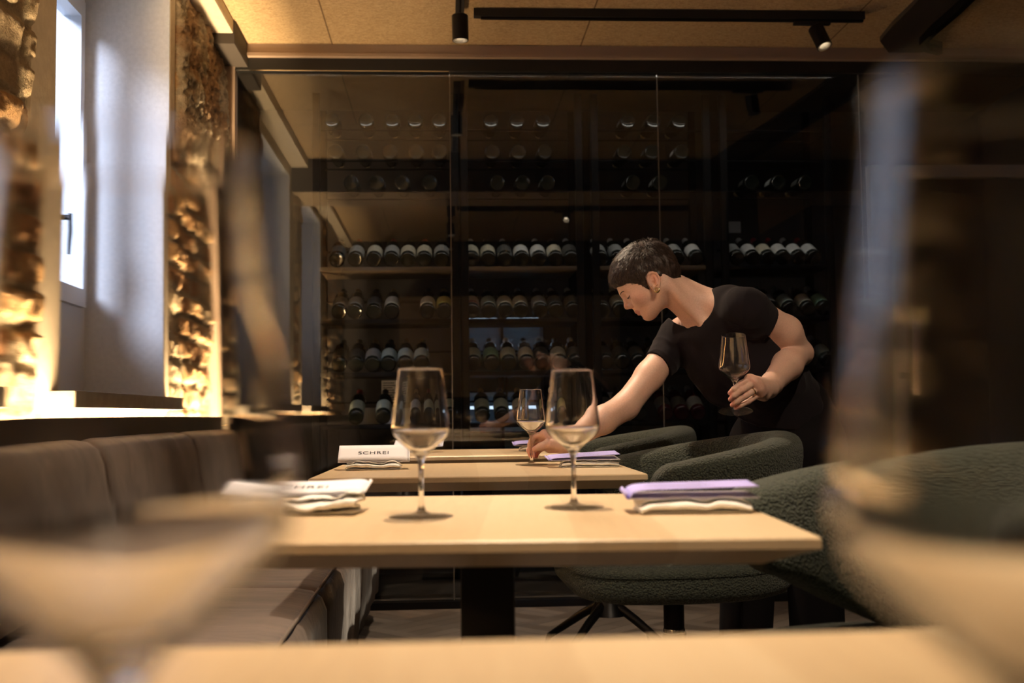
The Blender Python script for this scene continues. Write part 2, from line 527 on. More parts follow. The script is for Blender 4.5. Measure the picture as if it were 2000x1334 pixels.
def window(name, y0, y1):
    T = 0.33
    xo = XL - T
    w = sempty(name)
    bm = bmesh.new()                                    # the deep white reveal
    e = 0.04
    box(bm, (xo - 0.12, y1, ZS - e), (XL + 0.012, y1 + 0.05, ZT + e))
    box(bm, (xo - 0.12, y0 - 0.05, ZS - e), (XL + 0.012, y0, ZT + e))
    box(bm, (xo - 0.12, y0, ZT), (XL + 0.012, y1, ZT + e))
    box(bm, (xo - 0.12, y0, ZS - e), (XL + 0.0, y1, ZS))
    obj('reveal', bm, 'white_plaster', w)
    bm = bmesh.new()                                    # plastered band round the opening
    box(bm, (XL - 0.02, y0 - 0.19, 0.90), (XL + 0.014, y0 - 0.0002, CEIL))
    box(bm, (XL - 0.02, y1 + 0.0002, 0.90), (XL + 0.014, y1 + 0.085, CEIL))
    box(bm, (XL - 0.02, y0, ZT + 0.001), (XL + 0.014, y1, CEIL))
    bmesh.ops.bevel(bm, geom=list(bm.edges), offset=0.008, segments=3, affect='EDGES')
    obj('surround', bm, 'beige_plaster', w, smooth=True, sharp=50)
    # frame and two casements
    bm = bmesh.new()
    yc = y1 - 0.42
    fx0, fx1 = xo - 0.03, xo + 0.03
    for (a, c_) in (((fx0, y0, ZS), (fx1, y0 + 0.035, ZT)), ((fx0, y1 - 0.035, ZS), (fx1, y1, ZT)),
                    ((fx0, y0 + .035, ZT - 0.05), (fx1, y1 - .035, ZT)), ((fx0, y0 + .035, ZS), (fx1, y1 - .035, ZS + 0.33))):
        box(bm, a, c_)
    obj('frame', bm, 'white_frame', w)
    for (a, c_, hy) in ((y0 + 0.035, yc, None), (yc, y1 - 0.035, yc + 0.035)):
        bm = bmesh.new()
        z0, z1 = ZS + 0.33, ZT - 0.05
        sx0, sx1 = xo - 0.02, xo + 0.045
        g = 0.002
        box(bm, (sx0, a + g, z0 + g), (sx1, a + 0.045, z1 - g)); box(bm, (sx0, c_ - 0.045, z0 + g), (sx1, c_ - g, z1 - g))
        box(bm, (sx0, a + 0.045, z1 - 0.065), (sx1, c_ - 0.045, z1 - g)); box(bm, (sx0, a + 0.045, z0 + g), (sx1, c_ - 0.045, z0 + 0.065))
        s = obj('casement', bm, 'white_frame', w)
        bm = bmesh.new(); box(bm, (xo, a + 0.04, z0 + 0.06), (xo + 0.006, c_ - 0.04, z1 - 0.06))
        obj('pane', bm, 'window_glass', s)
        if hy:
            bm = bmesh.new()
            zc = 1.56
            box(bm, (xo + 0.045, hy - 0.013, zc - 0.035), (xo + 0.053, hy + 0.013, zc + 0.035))
            tube(bm, [(xo + 0.05, hy, zc), (xo + 0.088, hy, zc)], 0.009)
            tube(bm, [(xo + 0.088, hy, zc + 0.012), (xo + 0.090, hy, zc - 0.05), (xo + 0.085, hy + 0.004, zc - 0.125)], [0.009, 0.009, 0.007])
            obj('handle', bm, 'black_metal', s)
    boxo('sill', (xo + 0.03, y0 - 0.075, ZS - 0.042), (XL + 0.085, y1 + 0.045, ZS + 0.002), 'sill_stone', w, bevel=0.004)
    return w
window('window_1', *WINS[0])
window('window_2', *WINS[1])

# ---------------------------------------------------------------- glass partition, its frame and door
bm = bmesh.new()
box(bm, (-1.02, GY - 0.045, 2.560), (XR, GY + 0.045, CEIL)); box(bm, (-0.965, GY - 0.060, 2.545), (XR, GY + 0.035, 2.5598))
obj('trim_5', bm, 'bronze_metal')['kind'] = 'structure'
bm = bmesh.new()
box(bm, (-1.03, GY - 0.045, 0), (-0.972, GY + 0.045, 2.5598)); box(bm, (-0.972, GY - 0.035, 0), (-0.958, GY + 0.035, 2.5448))
obj('trim_6', bm, 'bronze_metal')['kind'] = 'structure'
struct(boxo('trim_7', (-0.958, GY - 0.028, 2.488), (XR, GY + 0.028, 2.5445), 'black_matt'))
struct(boxo('trim_10', (-0.94, GY - 0.0285, 2.4835), (0.03, GY - 0.020, 2.4878), 'chrome'))  # bright strip added in place of a highlight along the trim's lower edge
struct(boxo('trim_8', (-0.958, GY - 0.03, 0.0), (2.04, GY + 0.03, 0.035), 'black_metal', bevel=0.004))
gw = sempty('wall_glass')
edges = [-0.957, 0.033, 1.018, 1.995]
for a, b_ in zip(edges[:-1], edges[1:]):
    boxo('glass_panel', (a + 0.002, GY - 0.004, 0.0352), (b_ - 0.002, GY + 0.004, 2.4878), 'partition_glass', gw)
m = mat('glass_edge', (0.16, 0.14, 0.12), 0.3)
for x in edges[1:]:
    boxo('joint', (x - 0.0018, GY - 0.005, 0.0352), (x + 0.0018, GY + 0.005, 2.4878), 'glass_edge', gw)
boxo('glass_panel', (2.0, GY - 0.004, 2.045), (XR, GY + 0.004, 2.4878), 'partition_glass', gw)
dr = sempty('door_1')
bm = bmesh.new()
box(bm, (2.03, GY - 0.03, 0.0), (2.095, GY + 0.03, 2.043)); box(bm, (2.95, GY - 0.03, 0.0), (3.015, GY + 0.03, 2.043))
box(bm, (2.095, GY - 0.03, 1.985), (2.95, GY + 0.03, 2.043)); box(bm, (2.095, GY - 0.03, 0.0), (2.95, GY + 0.03, 0.09))
mat('door_metal', (0.32, 0.31, 0.31), 0.45, 0.3)
obj('frame', bm, 'door_metal', dr)
boxo('pane', (2.095, GY - 0.004, 0.09), (2.95, GY + 0.004, 1.985), 'partition_glass', dr)
bm = bmesh.new()
tube(bm, [(2.125, GY - 0.07, 0.95), (2.125, GY - 0.07, 1.30)], 0.010)
for z in (0.98, 1.27):
    tube(bm, [(2.125, GY - 0.07, z), (2.125, GY - 0.005, z)], 0.007)
obj('handle', bm, 'chrome', dr)
boxo('closer', (2.04, GY - 0.05, 1.03), (2.07, GY - 0.03, 1.06), 'chrome', dr)

# ---------------------------------------------------------------- lighting tracks and spotlights
mat('lamp_face', (0.8, 0.78, 0.72), 0.4)
m = bpy.data.materials.new('lamp_glow'); m.use_nodes = True
bb = m.node_tree.nodes['Principled BSDF']
bb.inputs['Emission Color'].default_value = (1.0, 0.80, 0.56, 1); bb.inputs['Emission Strength'].default_value = 5.0
MATS['lamp_glow'] = m

def track(lab, pts, group=None):
    t = thing('lighting_track', lab, 'lighting track', pts[0], group=group)
    o0 = Vector(pts[0])
    bm = bmesh.new()
    for a, b_ in zip(pts[:-1], pts[1:]):
        a = Vector(a) - o0; b_ = Vector(b_) - o0
        d = (b_ - a).normalized(); s = Vector((-d.y, d.x, 0)) * 0.018
        lo = Vector((min(a.x, b_.x) - abs(s.x), min(a.y, b_.y) - abs(s.y), -0.034)); hi = Vector((max(a.x, b_.x) + abs(s.x), max(a.y, b_.y) + abs(s.y), 0))
        box(bm, lo, hi)
    obj('rail', bm, 'black_matt', t)
    bm = bmesh.new()
    a = Vector(pts[0]) - o0; b_ = Vector(pts[1]) - o0
    lo = Vector((min(a.x, b_.x) + 0.03, min(a.y, b_.y) - 0.008, -0.043)); hi = Vector((max(a.x, b_.x) - 0.004, max(a.y, b_.y) + 0.008, -0.034))
    if abs(b_.x - a.x) > 0.1:
        box(bm, lo, hi); obj('conductor_slot', bm, 'black_metal', t)
    else:
        bm.free()
    return t
track('long black track across the ceiling near the glass partition', [(0.135, 4.70, CEIL - 0.001), (1.83, 4.70, CEIL - 0.001)])
track('black track running along the ceiling towards the glass partition', [(0.075, 3.0, CEIL - 0.001), (0.075, 4.70, CEIL - 0.001)])
track('black track across the ceiling behind the beam, seen mirrored in the glass', [(0.11, 1.17, CEIL - 0.001), (2.05, 1.17, CEIL - 0.001)])
track('short black track along the ceiling above the two near tables', [(0.055, -0.3, CEIL - 0.001), (0.055, 2.2, CEIL - 0.001)])

def spot(lab, top, aim, power, drop=0.10, length=0.105, size=70, blend=0.6, adapter=False):
    """A can spotlight hanging from a track at `top`, shining at `aim`."""
    t = thing('spotlight', lab, 'spotlight', top, group='black can spotlights on the ceiling tracks')
    bm = bmesh.new(); tube(bm, [(0, 0, 0.0), (0, 0, -drop)], 0.006)
    obj('stem', bm, 'black_matt', t)
    d = (Vector(aim) - Vector(top) - Vector((0, 0, -drop))).normalized()
    p0 = Vector((0, 0, -drop)) - d * 0.012
    bm = bmesh.new()
    R, L = 0.033, length
    lathe(bm, [(0, 0), (R - 0.003, 0), (R, 0.003), (R, L), (R - 0.003, L), (R - 0.004, L - 0.012), (R - 0.008, L - 0.05), (0, L - 0.052)], 32, p0, d)
    obj('housing', bm, 'black_metal', t, smooth=True, sharp=40)
    bm = bmesh.new()
    lathe(bm, [(R - 0.0045, L - 0.004), (R - 0.0035, L + 0.0005), (R - 0.009, L - 0.001), (R - 0.010, L - 0.016), (R - 0.012, L - 0.040)], 32, p0, d)
    obj('reflector_ring', bm, 'lamp_face', t, smooth=True)
    bm = bmesh.new()
    lathe(bm, [(0, L - 0.046), (0.0155, L - 0.046), (0.0155, L - 0.048), (0, L - 0.048)], 24, p0, d)
    obj('lens', bm, 'lamp_glow', t)
    if adapter:
        boxo('adapter', (-0.10, -0.012, -0.014), (0.06, 0.012, 0.0), 'black_matt', t, bevel=0.002)
    src = Vector(top) + p0 + d * (L + 0.012)
    lamp('spot_light', 'SPOT', src, power, WARM, target=aim, spot_size=math.radians(size), spot_blend=blend, shadow_soft_size=0.022)
    return t
PW = 85.0
spot('black can spotlight hanging straight down at the left end of the long ceiling track', (0.072, 4.45, CEIL - 0.035), (0.10, 4.40, 0.75), PW, drop=0.095)
spot('tilted black can spotlight on the right part of the long ceiling track', (1.62, 4.70, CEIL - 0.044), (2.05, 4.05, 0.9), PW * 0.5, drop=0.035, adapter=True)
spot('black can spotlight on the ceiling track halfway to the beam', (0.068, 3.62, CEIL - 0.035), (0.08, 2.95, 0.75), PW * 1.3, drop=0.095)
spot('black can spotlight on the short track, close behind the beam', (0.055, 1.95, CEIL - 0.035), (0.12, 1.58, 0.75), PW * 1.25, drop=0.095)
spot('black can spotlight on the short track beside the crossing track', (0.055, 1.00, CEIL - 0.035), (0.20, 1.35, 0.75), PW * 0.7, drop=0.095)
spot('black can spotlight on the short track above the nearest table', (0.055, 0.20, CEIL - 0.035), (0.05, 0.45, 0.75), PW * 0.40, drop=0.095)
spot('added black can spotlight on the crossing track, lighting the woman from the front', (1.02, 1.17, CEIL - 0.044), (0.78, 3.10, 1.08), PW * 0.9, drop=0.035, adapter=True, size=50)  # unseen spot, added to light her clear of the bowl's shadow

# ---------------------------------------------------------------- curved curtain rail and the drawn-back curtain
def curve_pts():
    P = [(2.30, 5.16), (2.20, 5.10), (2.12, 4.98), (2.10, 4.80), (2.09, 4.55), (2.06, 4.2), (2.02, 3.8), (1.97, 3.35), (1.93, 2.92)]
    return P
cr = thing('curtain_rail', 'wide dark curved curtain rail on the ceiling above the glass door', 'curtain rail', (2.1, 4.8, CEIL))
bm = bmesh.new()
P = [Vector((a - 2.1, b_ - 4.8, 0)) for a, b_ in curve_pts()]
def ribbon(bm, P, w, z0, z1, off=0.0):
    rows = []
    for i, p in enumerate(P):
        d = (P[min(i + 1, len(P) - 1)] - P[max(i - 1, 0)]).normalized()
        s = Vector((-d.y, d.x, 0))
        a, c_ = p + s * (off - w / 2), p + s * (off + w / 2)
        rows.append([bm.verts.new((a.x, a.y, z0)), bm.verts.new((c_.x, c_.y, z0)), bm.verts.new((c_.x, c_.y, z1)), bm.verts.new((a.x, a.y, z1))])
    for r0, r1 in zip(rows[:-1], rows[1:]):
        for k in range(4):
            bm.faces.new((r0[k], r0[(k + 1) % 4], r1[(k + 1) % 4], r1[k]))
    bm.faces.new(rows[0][::-1]); bm.faces.new(rows[-1])
ribbon(bm, P, 0.20, -0.022, -0.001)
mat('curtain_dark', (0.020, 0.016, 0.018), 0.75)
mat('rail_dark', (0.045, 0.036, 0.033), 0.5)
obj('board', bm, 'rail_dark', cr)
bm = bmesh.new(); ribbon(bm, P, 0.028, -0.060, -0.0225, off=0.085)
obj('rail', bm, 'black_metal', cr)
bm = bmesh.new()
rows = []
N = 90
for i in range(N + 1):
    t = i / N
    y = 2.95 + 0.42 * t
    x = 1.93 + 0.10 * t + 0.045 * math.sin(t * 2 * math.pi * 7) + 0.012 * math.sin(t * 40)
    rows.append((bm.verts.new((x, y, 0.02)), bm.verts.new((x * 0.985 + 0.03, y, 1.3)), bm.verts.new((1.955 + 0.6 * (x - 1.955), y, 2.535))))
for a, b_ in zip(rows[:-1], rows[1:]):
    for k in (0, 1):
        bm.faces.new((a[k], b_[k], b_[k + 1], a[k + 1]))
cu = obj('curtain', bm, 'curtain_dark', smooth=True)
md = cu.modifiers.new('thickness', 'SOLIDIFY'); md.thickness = 0.004
tag(cu, 'dark curtain drawn back in deep folds, mirrored in the glass partition', 'curtain')

# ================================================================ bench along the brick wall
bn = thing('bench', 'long taupe velvet bench with dark wooden back ledge under the brick wall', 'bench', (-0.6, 2.2, 0))
O_ = Vector((-0.6, 2.2, 0))
def L_(p): return tuple(Vector(p) - O_)
boxo('ledge', L_((-0.952, -0.6, 0.30)), L_((-0.925, 5.08, 0.888)), 'dark_wood', bn, bevel=0.004)
boxo('plinth', L_((-0.90, -0.55, 0.0)), L_((-0.36, 5.02, 0.12)), 'black_matt', bn)
def cushion(name, y0, y1, prof, seam_r=0.004):
    """prof: outline in (x, z); swept along y with softly rounded ends."""
    bm = bmesh.new()
    cx = sum(p[0] for p in prof) / len(prof); cz = sum(p[1] for p in prof) / len(prof)
    ts = [0, 0.004, 0.012, 0.03, 0.06, 0.12, 0.22]
    ins = [0.030, 0.016, 0.008, 0.003, 0.001, 0.0, 0.0]
    st = [(y0 + t, i) for t, i in zip(ts, ins)]
    k = 10
    mid = [(y0 + 0.22 + (y1 - y0 - 0.44) * (q + 1) / (k + 1), 0.0) for q in range(k)]
    st = st + mid + [(y1 - t, i) for t, i in zip(ts, ins)][::-1]
    rows = []
    for (y, i) in st:
        row = []
        for (x, z) in prof:
            dx, dz = cx - x, cz - z; L = math.hypot(dx, dz)
            w = 0.004 * math.sin(y * 23 + z * 9) + 0.003 * math.sin(y * 51 + z * 17)
            row.append(bm.verts.new(L_((x + dx / L * i + (w if i == 0 else 0), y, z + dz / L * i))))
        rows.append(row)
    n_ = len(prof)
    for a, b_ in zip(rows[:-1], rows[1:]):
        for q in range(n_):
            bm.faces.new((a[q], a[(q + 1) % n_], b_[(q + 1) % n_], b_[q]))
    bm.faces.new(rows[0]); bm.faces.new(rows[-1][::-1])
    o = obj(name, bm, 'velvet', bn, smooth=True)
    return o
back = [(-0.924, 0.50), (-0.924, 0.80), (-0.915, 0.828), (-0.895, 0.836), (-0.865, 0.832), (-0.838, 0.815), (-0.822, 0.78), (-0.808, 0.70), (-0.795, 0.60), (-0.79, 0.50)]
seat = [(-0.92, 0.13), (-0.92, 0.47), (-0.80, 0.475), (-0.55, 0.478), (-0.36, 0.474), (-0.32, 0.466), (-0.298, 0.45), (-0.286, 0.42), (-0.285, 0.34), (-0.29, 0.26), (-0.30, 0.13)]
ysb = [-0.5, 0.62, 1.72, 2.80, 3.92, 5.03]
for a, b_ in zip(ysb[:-1], ysb[1:]):
    cushion('back_cushion', a + 0.001, b_ - 0.001, back)
    s = cushion('seat_cushion', a + 0.001, b_ - 0.001, seat)
    bm = bmesh.new(); tube(bm, [L_((-0.309, a + 0.02 + (b_ - a - 0.04) * q / 12, 0.466)) for q in range(13)], 0.0045, 8)
    obj('piping', bm, 'velvet_piping', s, smooth=True)

# ================================================================ tables
TZ = 0.745
def make_table(label, cx, cy, rot, w=0.762, d=0.69):
    t = thing('dining_table', label, 'table', (cx, cy, 0), rot, 'pale wood restaurant tables')
    bm = bmesh.new()
    hw, hd = w / 2, d / 2
    rings = []
    for (i, z) in ((0.0025, TZ), (0.0, TZ - 0.0025), (0.0, TZ - 0.013), (0.002, TZ - 0.0145), (0.055, TZ - 0.036)):
        rings.append([bm.verts.new((sx * (hw - i), sy * (hd - i), z)) for sx, sy in ((-1, -1), (1, -1), (1, 1), (-1, 1))])
    for a, b_ in zip(rings[:-1], rings[1:]):
        for q in range(4):
            bm.faces.new((a[q], a[(q + 1) % 4], b_[(q + 1) % 4], b_[q]))
    bm.faces.new(rings[0]); bm.faces.new(rings[-1][::-1])
    obj('tabletop', bm, 'pale_wood', t)
    boxo('pedestal', (-0.037, -0.037, 0.012), (0.037, 0.037, TZ - 0.042), 'black_matt', t, bevel=0.003)
    boxo('mounting_plate', (-0.16, -0.16, TZ - 0.042), (0.16, 0.16, TZ - 0.0362), 'black_matt', t)
    boxo('base_plate', (-0.22, -0.22, 0.0), (0.22, 0.22, 0.012), 'black_matt', t, bevel=0.003)
    return t
make_table('pale wood table at the very front, under the two big blurred wine glasses', 0.075, 0.368, 0.0)
make_table('pale wood table in the middle with two standing wine glasses', 0.058, 1.605, math.radians(-4.0))
make_table('pale wood table on which the woman sets down a wine glass', 0.080, 2.888, math.radians(-1.0))
make_table('pale wood table farthest back, in front of the glass partition', 0.090, 4.105, math.radians(0.5))

# ================================================================ tub chairs
def make_chair(label, cx, cy, rot):
    t = thing('tub_chair', label, 'chair', (cx, cy, 0), rot, 'dark green tub chairs')
    # shell: a rounded wall bent round the seat, open towards -X
    path = []
    r = 0.27
    for q in range(4):
        path.append((-0.055 + 0.055 * q / 4, -r))
    K = 36
    for q in range(K + 1):
        a = -math.pi / 2 + math.pi * q / K
        path.append((r * math.cos(a) * 1.0, r * math.sin(a)))
    for q in range(4):
        path.append((-0.055 * (q + 1) / 4, r))
    path = [Vector((a, b_, 0)) for a, b_ in path]
    # arc length parameter
    s = [0.0]
    for a, b_ in zip(path[:-1], path[1:]):
        s.append(s[-1] + (b_ - a).length)
    S = s[-1]
    bm = bmesh.new()
    rows = []
    ext = [(-0.055, 0.02), (-0.052, 0.35), (-0.043, 0.62), (-0.028, 0.86), (-0.012, 0.98)]
    st = []
    d0 = (path[1] - path[0]).normalized(); d1 = (path[-1] - path[-2]).normalized()
    for e, k in ext:
        st.append((path[0] + d0 * e, d0, 0.0, k))
    for i, p in enumerate(path):
        d = (path[min(i + 1, len(path) - 1)] - path[max(i - 1, 0)]).normalized()
        st.append((p, d, s[i] / S, 1.0))
    for e, k in ext[::-1]:
        st.append((path[-1] - d1 * e, d1, 1.0, k))
    for p, d, u, k in st:
        nrm = Vector((d.y, -d.x, 0))          # outwards
        c_ = abs(u - 0.5) * 2                  # 0 at the back, 1 at the arm fronts
        top = 0.832 - 0.065 * c_ ** 1.5
        bot = 0.470 + 0.150 * c_ ** 1.6
        th = 0.055
        hz = (top - bot) / 2; zc = (top + bot) / 2
        row = []
        M_ = 28
        for q in range(M_):
            a = 2 * math.pi * q / M_
            ca, sa = math.cos(a), math.sin(a)
            # rounded-rectangle section
            ex = 2 / 2.6; ez = 2 / 7.0
            x = math.copysign(abs(ca) ** ex, ca) * th * (0.25 + 0.75 * k)
            z = math.copysign(abs(sa) ** ez, sa) * (hz - 0.055 * (1 - k))
            lean = 0.05 * (z + hz) / (2 * hz) - 0.035
            w = p + nrm * (x + lean)
            row.append(bm.verts.new((w.x, w.y, zc + z)))
        rows.append(row)
    n_ = len(rows[0])
    for a, b_ in zip(rows[:-1], rows[1:]):
        for q in range(n_):
            bm.faces.new((a[q], a[(q + 1) % n_], b_[(q + 1) % n_], b_[q]))
    bm.faces.new(rows[0][::-1]); bm.faces.new(rows[-1])
    o = obj('backrest', bm, 'boucle', t, smooth=True)
    # seat cushion
    bm = bmesh.new()
    rows = []
    for (i, z) in ((0.10, 0.440), (0.045, 0.4405), (0.018, 0.447), (0.004, 0.462), (0.0, 0.478), (0.002, 0.498), (0.003, 0.505), (-0.001, 0.508), (0.012, 0.522), (0.045, 0.530), (0.14, 0.534)):
        row = []
        M_ = 56
        for q in range(M_):
            a = 2 * math.pi * q / M_
            ca, sa = math.cos(a), math.sin(a)
            x = math.copysign(abs(ca) ** (2 / 4.0), ca) * (0.285 - i) - 0.005
            y = math.copysign(abs(sa) ** (2 / 4.0), sa) * (0.318 - i) * (1.0 - 0.30 * max(0, (x + 0.02) / 0.27) ** 2)
            row.append(bm.verts.new((x, y, z)))
        rows.append(row)
    for a, b_ in zip(rows[:-1], rows[1:]):
        for q in range(56):
            bm.faces.new((a[q], a[(q + 1) % 56], b_[(q + 1) % 56], b_[q]))
    bm.faces.new(rows[0][::-1]); bm.faces.new(rows[-1])
    obj('seat', bm, 'boucle', t, smooth=True)
    bm = bmesh.new()
    lathe(bm, [(0, 0.44), (0.16, 0.44), (0.165, 0.432), (0.05, 0.424), (0.026, 0.42), (0.026, 0.33), (0.0, 0.33)], 28)
    obj('swivel_plate', bm, 'black_metal', t, smooth=True, sharp=40)
    bm = bmesh.new()
    lathe(bm, [(0.0, 0.335), (0.027, 0.335), (0.028, 0.331), (0.028, 0.325), (0.0, 0.325)], 28)
    obj('collar', bm, 'chrome', t, smooth=True, sharp=40)
    bm = bmesh.new()
    lathe(bm, [(0.0, 0.325), (0.031, 0.325), (0.033, 0.26), (0.042, 0.21), (0.062, 0.165), (0.068, 0.15), (0, 0.14)], 28)
    obj('column', bm, 'black_metal', t, smooth=True, sharp=40)
    for k in range(4):
        a = math.radians(45 + 90 * k)
        ca, sa = math.cos(a), math.sin(a)
        bm = bmesh.new()
        tube(bm, [(0.03 * ca, 0.03 * sa, 0.19), (0.12 * ca, 0.12 * sa, 0.14), (0.27 * ca, 0.27 * sa, 0.045), (0.285 * ca, 0.285 * sa, 0.004)], [0.017, 0.016, 0.012, 0.011], 10)
        obj('leg', bm, 'black_metal', t, smooth=True, sharp=50)
    return t
make_chair('dark green tub chair at the middle table, cut off by the blurred glass', 0.675, 1.60, math.radians(23))
make_chair('dark green boucle tub chair in front of the standing woman', 0.575, 2.872, math.radians(2))
make_chair('dark green boucle tub chair at the farthest table, beside the glass partition', 0.585, 4.12, math.radians(3))

# ================================================================ wine glasses
def spline(pts, n=4):
    P = [np.array(p) for p in pts]
    P = [2 * P[0] - P[1]] + P + [2 * P[-1] - P[-2]]
    out = []
    for i in range(1, len(P) - 2):
        for k in range(n):
            t = k / n
            out.append(tuple(0.5 * (2 * P[i] + (P[i + 1] - P[i - 1]) * t + (2 * P[i - 1] - 5 * P[i] + 4 * P[i + 1] - P[i + 2]) * t * t
                                    + (3 * P[i] - P[i - 1] - 3 * P[i + 1] + P[i + 2]) * t ** 3)))
    return out + [tuple(P[-2])]
def glass_profile():
    foot = [(0.0, 0.0), (0.030, 0.0), (0.0425, 0.0), (0.0438, 0.0004), (0.0443, 0.0011), (0.0438, 0.0018), (0.0425, 0.0022)]
    stem = spline([(0.0425, 0.0022), (0.030, 0.0031), (0.016, 0.0046), (0.0080, 0.0072), (0.0050, 0.0115), (0.0038, 0.020), (0.0032, 0.040), (0.0032, 0.058), (0.0038, 0.070), (0.0056, 0.0785), (0.0092, 0.0850),
                   (0.0150, 0.0905), (0.0230, 0.0970), (0.0310, 0.1040), (0.0365, 0.1100), (0.0392, 0.1150), (0.0400, 0.1200), (0.0398, 0.1260), (0.0388, 0.1350), (0.0362, 0.1560), (0.0333, 0.1800), (0.0306, 0.2020)])
    lip = [(0.03048, 0.2030), (0.0303, 0.2034), (0.0301, 0.20355), (0.0299, 0.2034), (0.0298, 0.2030)]
    inn = spline([(0.0299, 0.2020), (0.0326, 0.1800), (0.0355, 0.1560), (0.0381, 0.1350), (0.0391, 0.1260), (0.0393, 0.1200), (0.0384, 0.1155), (0.0356, 0.1110),
                  (0.0300, 0.1054), (0.0219, 0.0988), (0.0140, 0.0930), (0.0075, 0.0893)]) + [(0.0035, 0.0880), (0.0, 0.0876)]
    return foot + stem[1:] + lip, inn
def make_glass():
    bm = bmesh.new()
    out, inn = glass_profile()
    lathe(bm, out + inn, 64)
    g = obj('wine_glass', bm, 'crystal', smooth=True)
    g.data.materials.append(MATS['crystal_foot'])
    for p in g.data.polygons:
        if p.center.z < 0.0055:
            p.material_index = 1
    return g
G0 = make_glass()
GRP = 'large clear wine glasses'
def put_glass(first, loc, label, tilt=None, me=None):
    g = G0 if first else G0.copy()
    if not first:
        COL.objects.link(g)
        if me is not None:
            g.data = me
    g.location = loc
    if tilt:
        g.rotation_euler = tilt
    return tag(g, label, 'wine glass', GRP)
put_glass(True, (-0.0755, 0.268, TZ), 'huge blurred wine glass on the front table, nearer the bench')
put_glass(False, (0.1145, 0.2075, TZ), 'huge blurred wine glass on the front table, nearer the chairs')
put_glass(False, (-0.034, 1.56, TZ), 'clear wine glass on the left half of the middle table')
put_glass(False, (0.188, 1.665, TZ), 'clear wine glass on the right half of the middle table')
put_glass(False, (0.231, 3.045, TZ), 'clear wine glass being set down on the table by the woman')

# ================================================================ napkins and folded menu cards
def make_napkin(label, loc, rotz, seed, L=0.150, W=0.062, H=0.026, wild=1.0):
    """A cloth napkin folded into a soft flat bundle: layers turning back and forth, rippled along their length."""
    rnd = np.random.RandomState(seed)
    nl = 4
    path = []                                   # the fold line across the bundle, (y, z)
    for k in range(nl):
        z = H * (k + 0.45) / nl
        w0 = W / 2 * (1 - 0.05 * rnd.rand())
        ys = np.linspace(-w0, w0, 9)
        if k % 2:
            ys = ys[::-1]
        if k == nl - 1:
            ys = ys[:7]
        for y in ys:
            path.append((y, z))
        if k < nl - 1:
            s_ = 1 if k % 2 == 0 else -1
            r = H / nl / 2
            for a in (-50, 0, 50):
                path.append((s_ * (w0 + r * math.cos(math.radians(a)) * 1.3), z + r + r * math.sin(math.radians(a))))
    P = np.array(path)
    NU = 46
    u = np.linspace(0, 1, NU + 1)
    U, Q = np.meshgrid(u, np.arange(len(P)), indexing='ij')
    y = P[Q, 0]; z = P[Q, 1]
    e = np.minimum(U, 1 - U)
    jag = 0.010 * (fbm(z * 160 + seed, y * 30, oct=2, seed=seed) - 0.5) * wild
    x = (U - 0.5) * (L + 2 * jag)
    n1 = fbm(U * 7 + seed, y * 26, z * 60, oct=3, seed=seed) - 0.5
    n2 = fbm(U * 5 + 3 * seed, y * 12 + 7, oct=2, seed=seed + 3) - 0.5
    lift = z / H
    z = z * (1 + 0.9 * n2 * wild) + 0.009 * n1 * lift * wild - 0.006 * lift * np.clip(1 - e / 0.10, 0, 1)
    y = y * (1 + 0.16 * n2 * wild) + 0.010 * n1 * wild
    z = np.maximum(z, 0.0016)
    bm = bmesh.new()
    rows = [[bm.verts.new((x[i, j], y[i, j], z[i, j])) for j in range(len(P))] for i in range(NU + 1)]
    for a, b_ in zip(rows[:-1], rows[1:]):
        for q in range(len(P) - 1):
            bm.faces.new((a[q], a[q + 1], b_[q + 1], b_[q]))
    o = obj('napkin', bm, 'napkin_linen', smooth=True)
    md = o.modifiers.new('thickness', 'SOLIDIFY'); md.thickness = 0.0026; md.offset = 0
    md = o.modifiers.new('soft', 'SUBSURF'); md.levels = 1; md.render_levels = 1
    o.location = loc; o.rotation_euler = (0, 0, rotz)
    return tag(o, label, 'napkin', 'rolled white napkins')

def sheet(bm, rows, th):
    """rows: list of polylines of points (grid); thickened along vertex normals."""
    n_ = len(rows[0])
    vs_ = [[bm.verts.new(p) for p in r] for r in rows]
    for a, b_ in zip(vs_[:-1], vs_[1:]):
        for q in range(n_ - 1):
            bm.faces.new((a[q], a[q + 1], b_[q + 1], b_[q]))

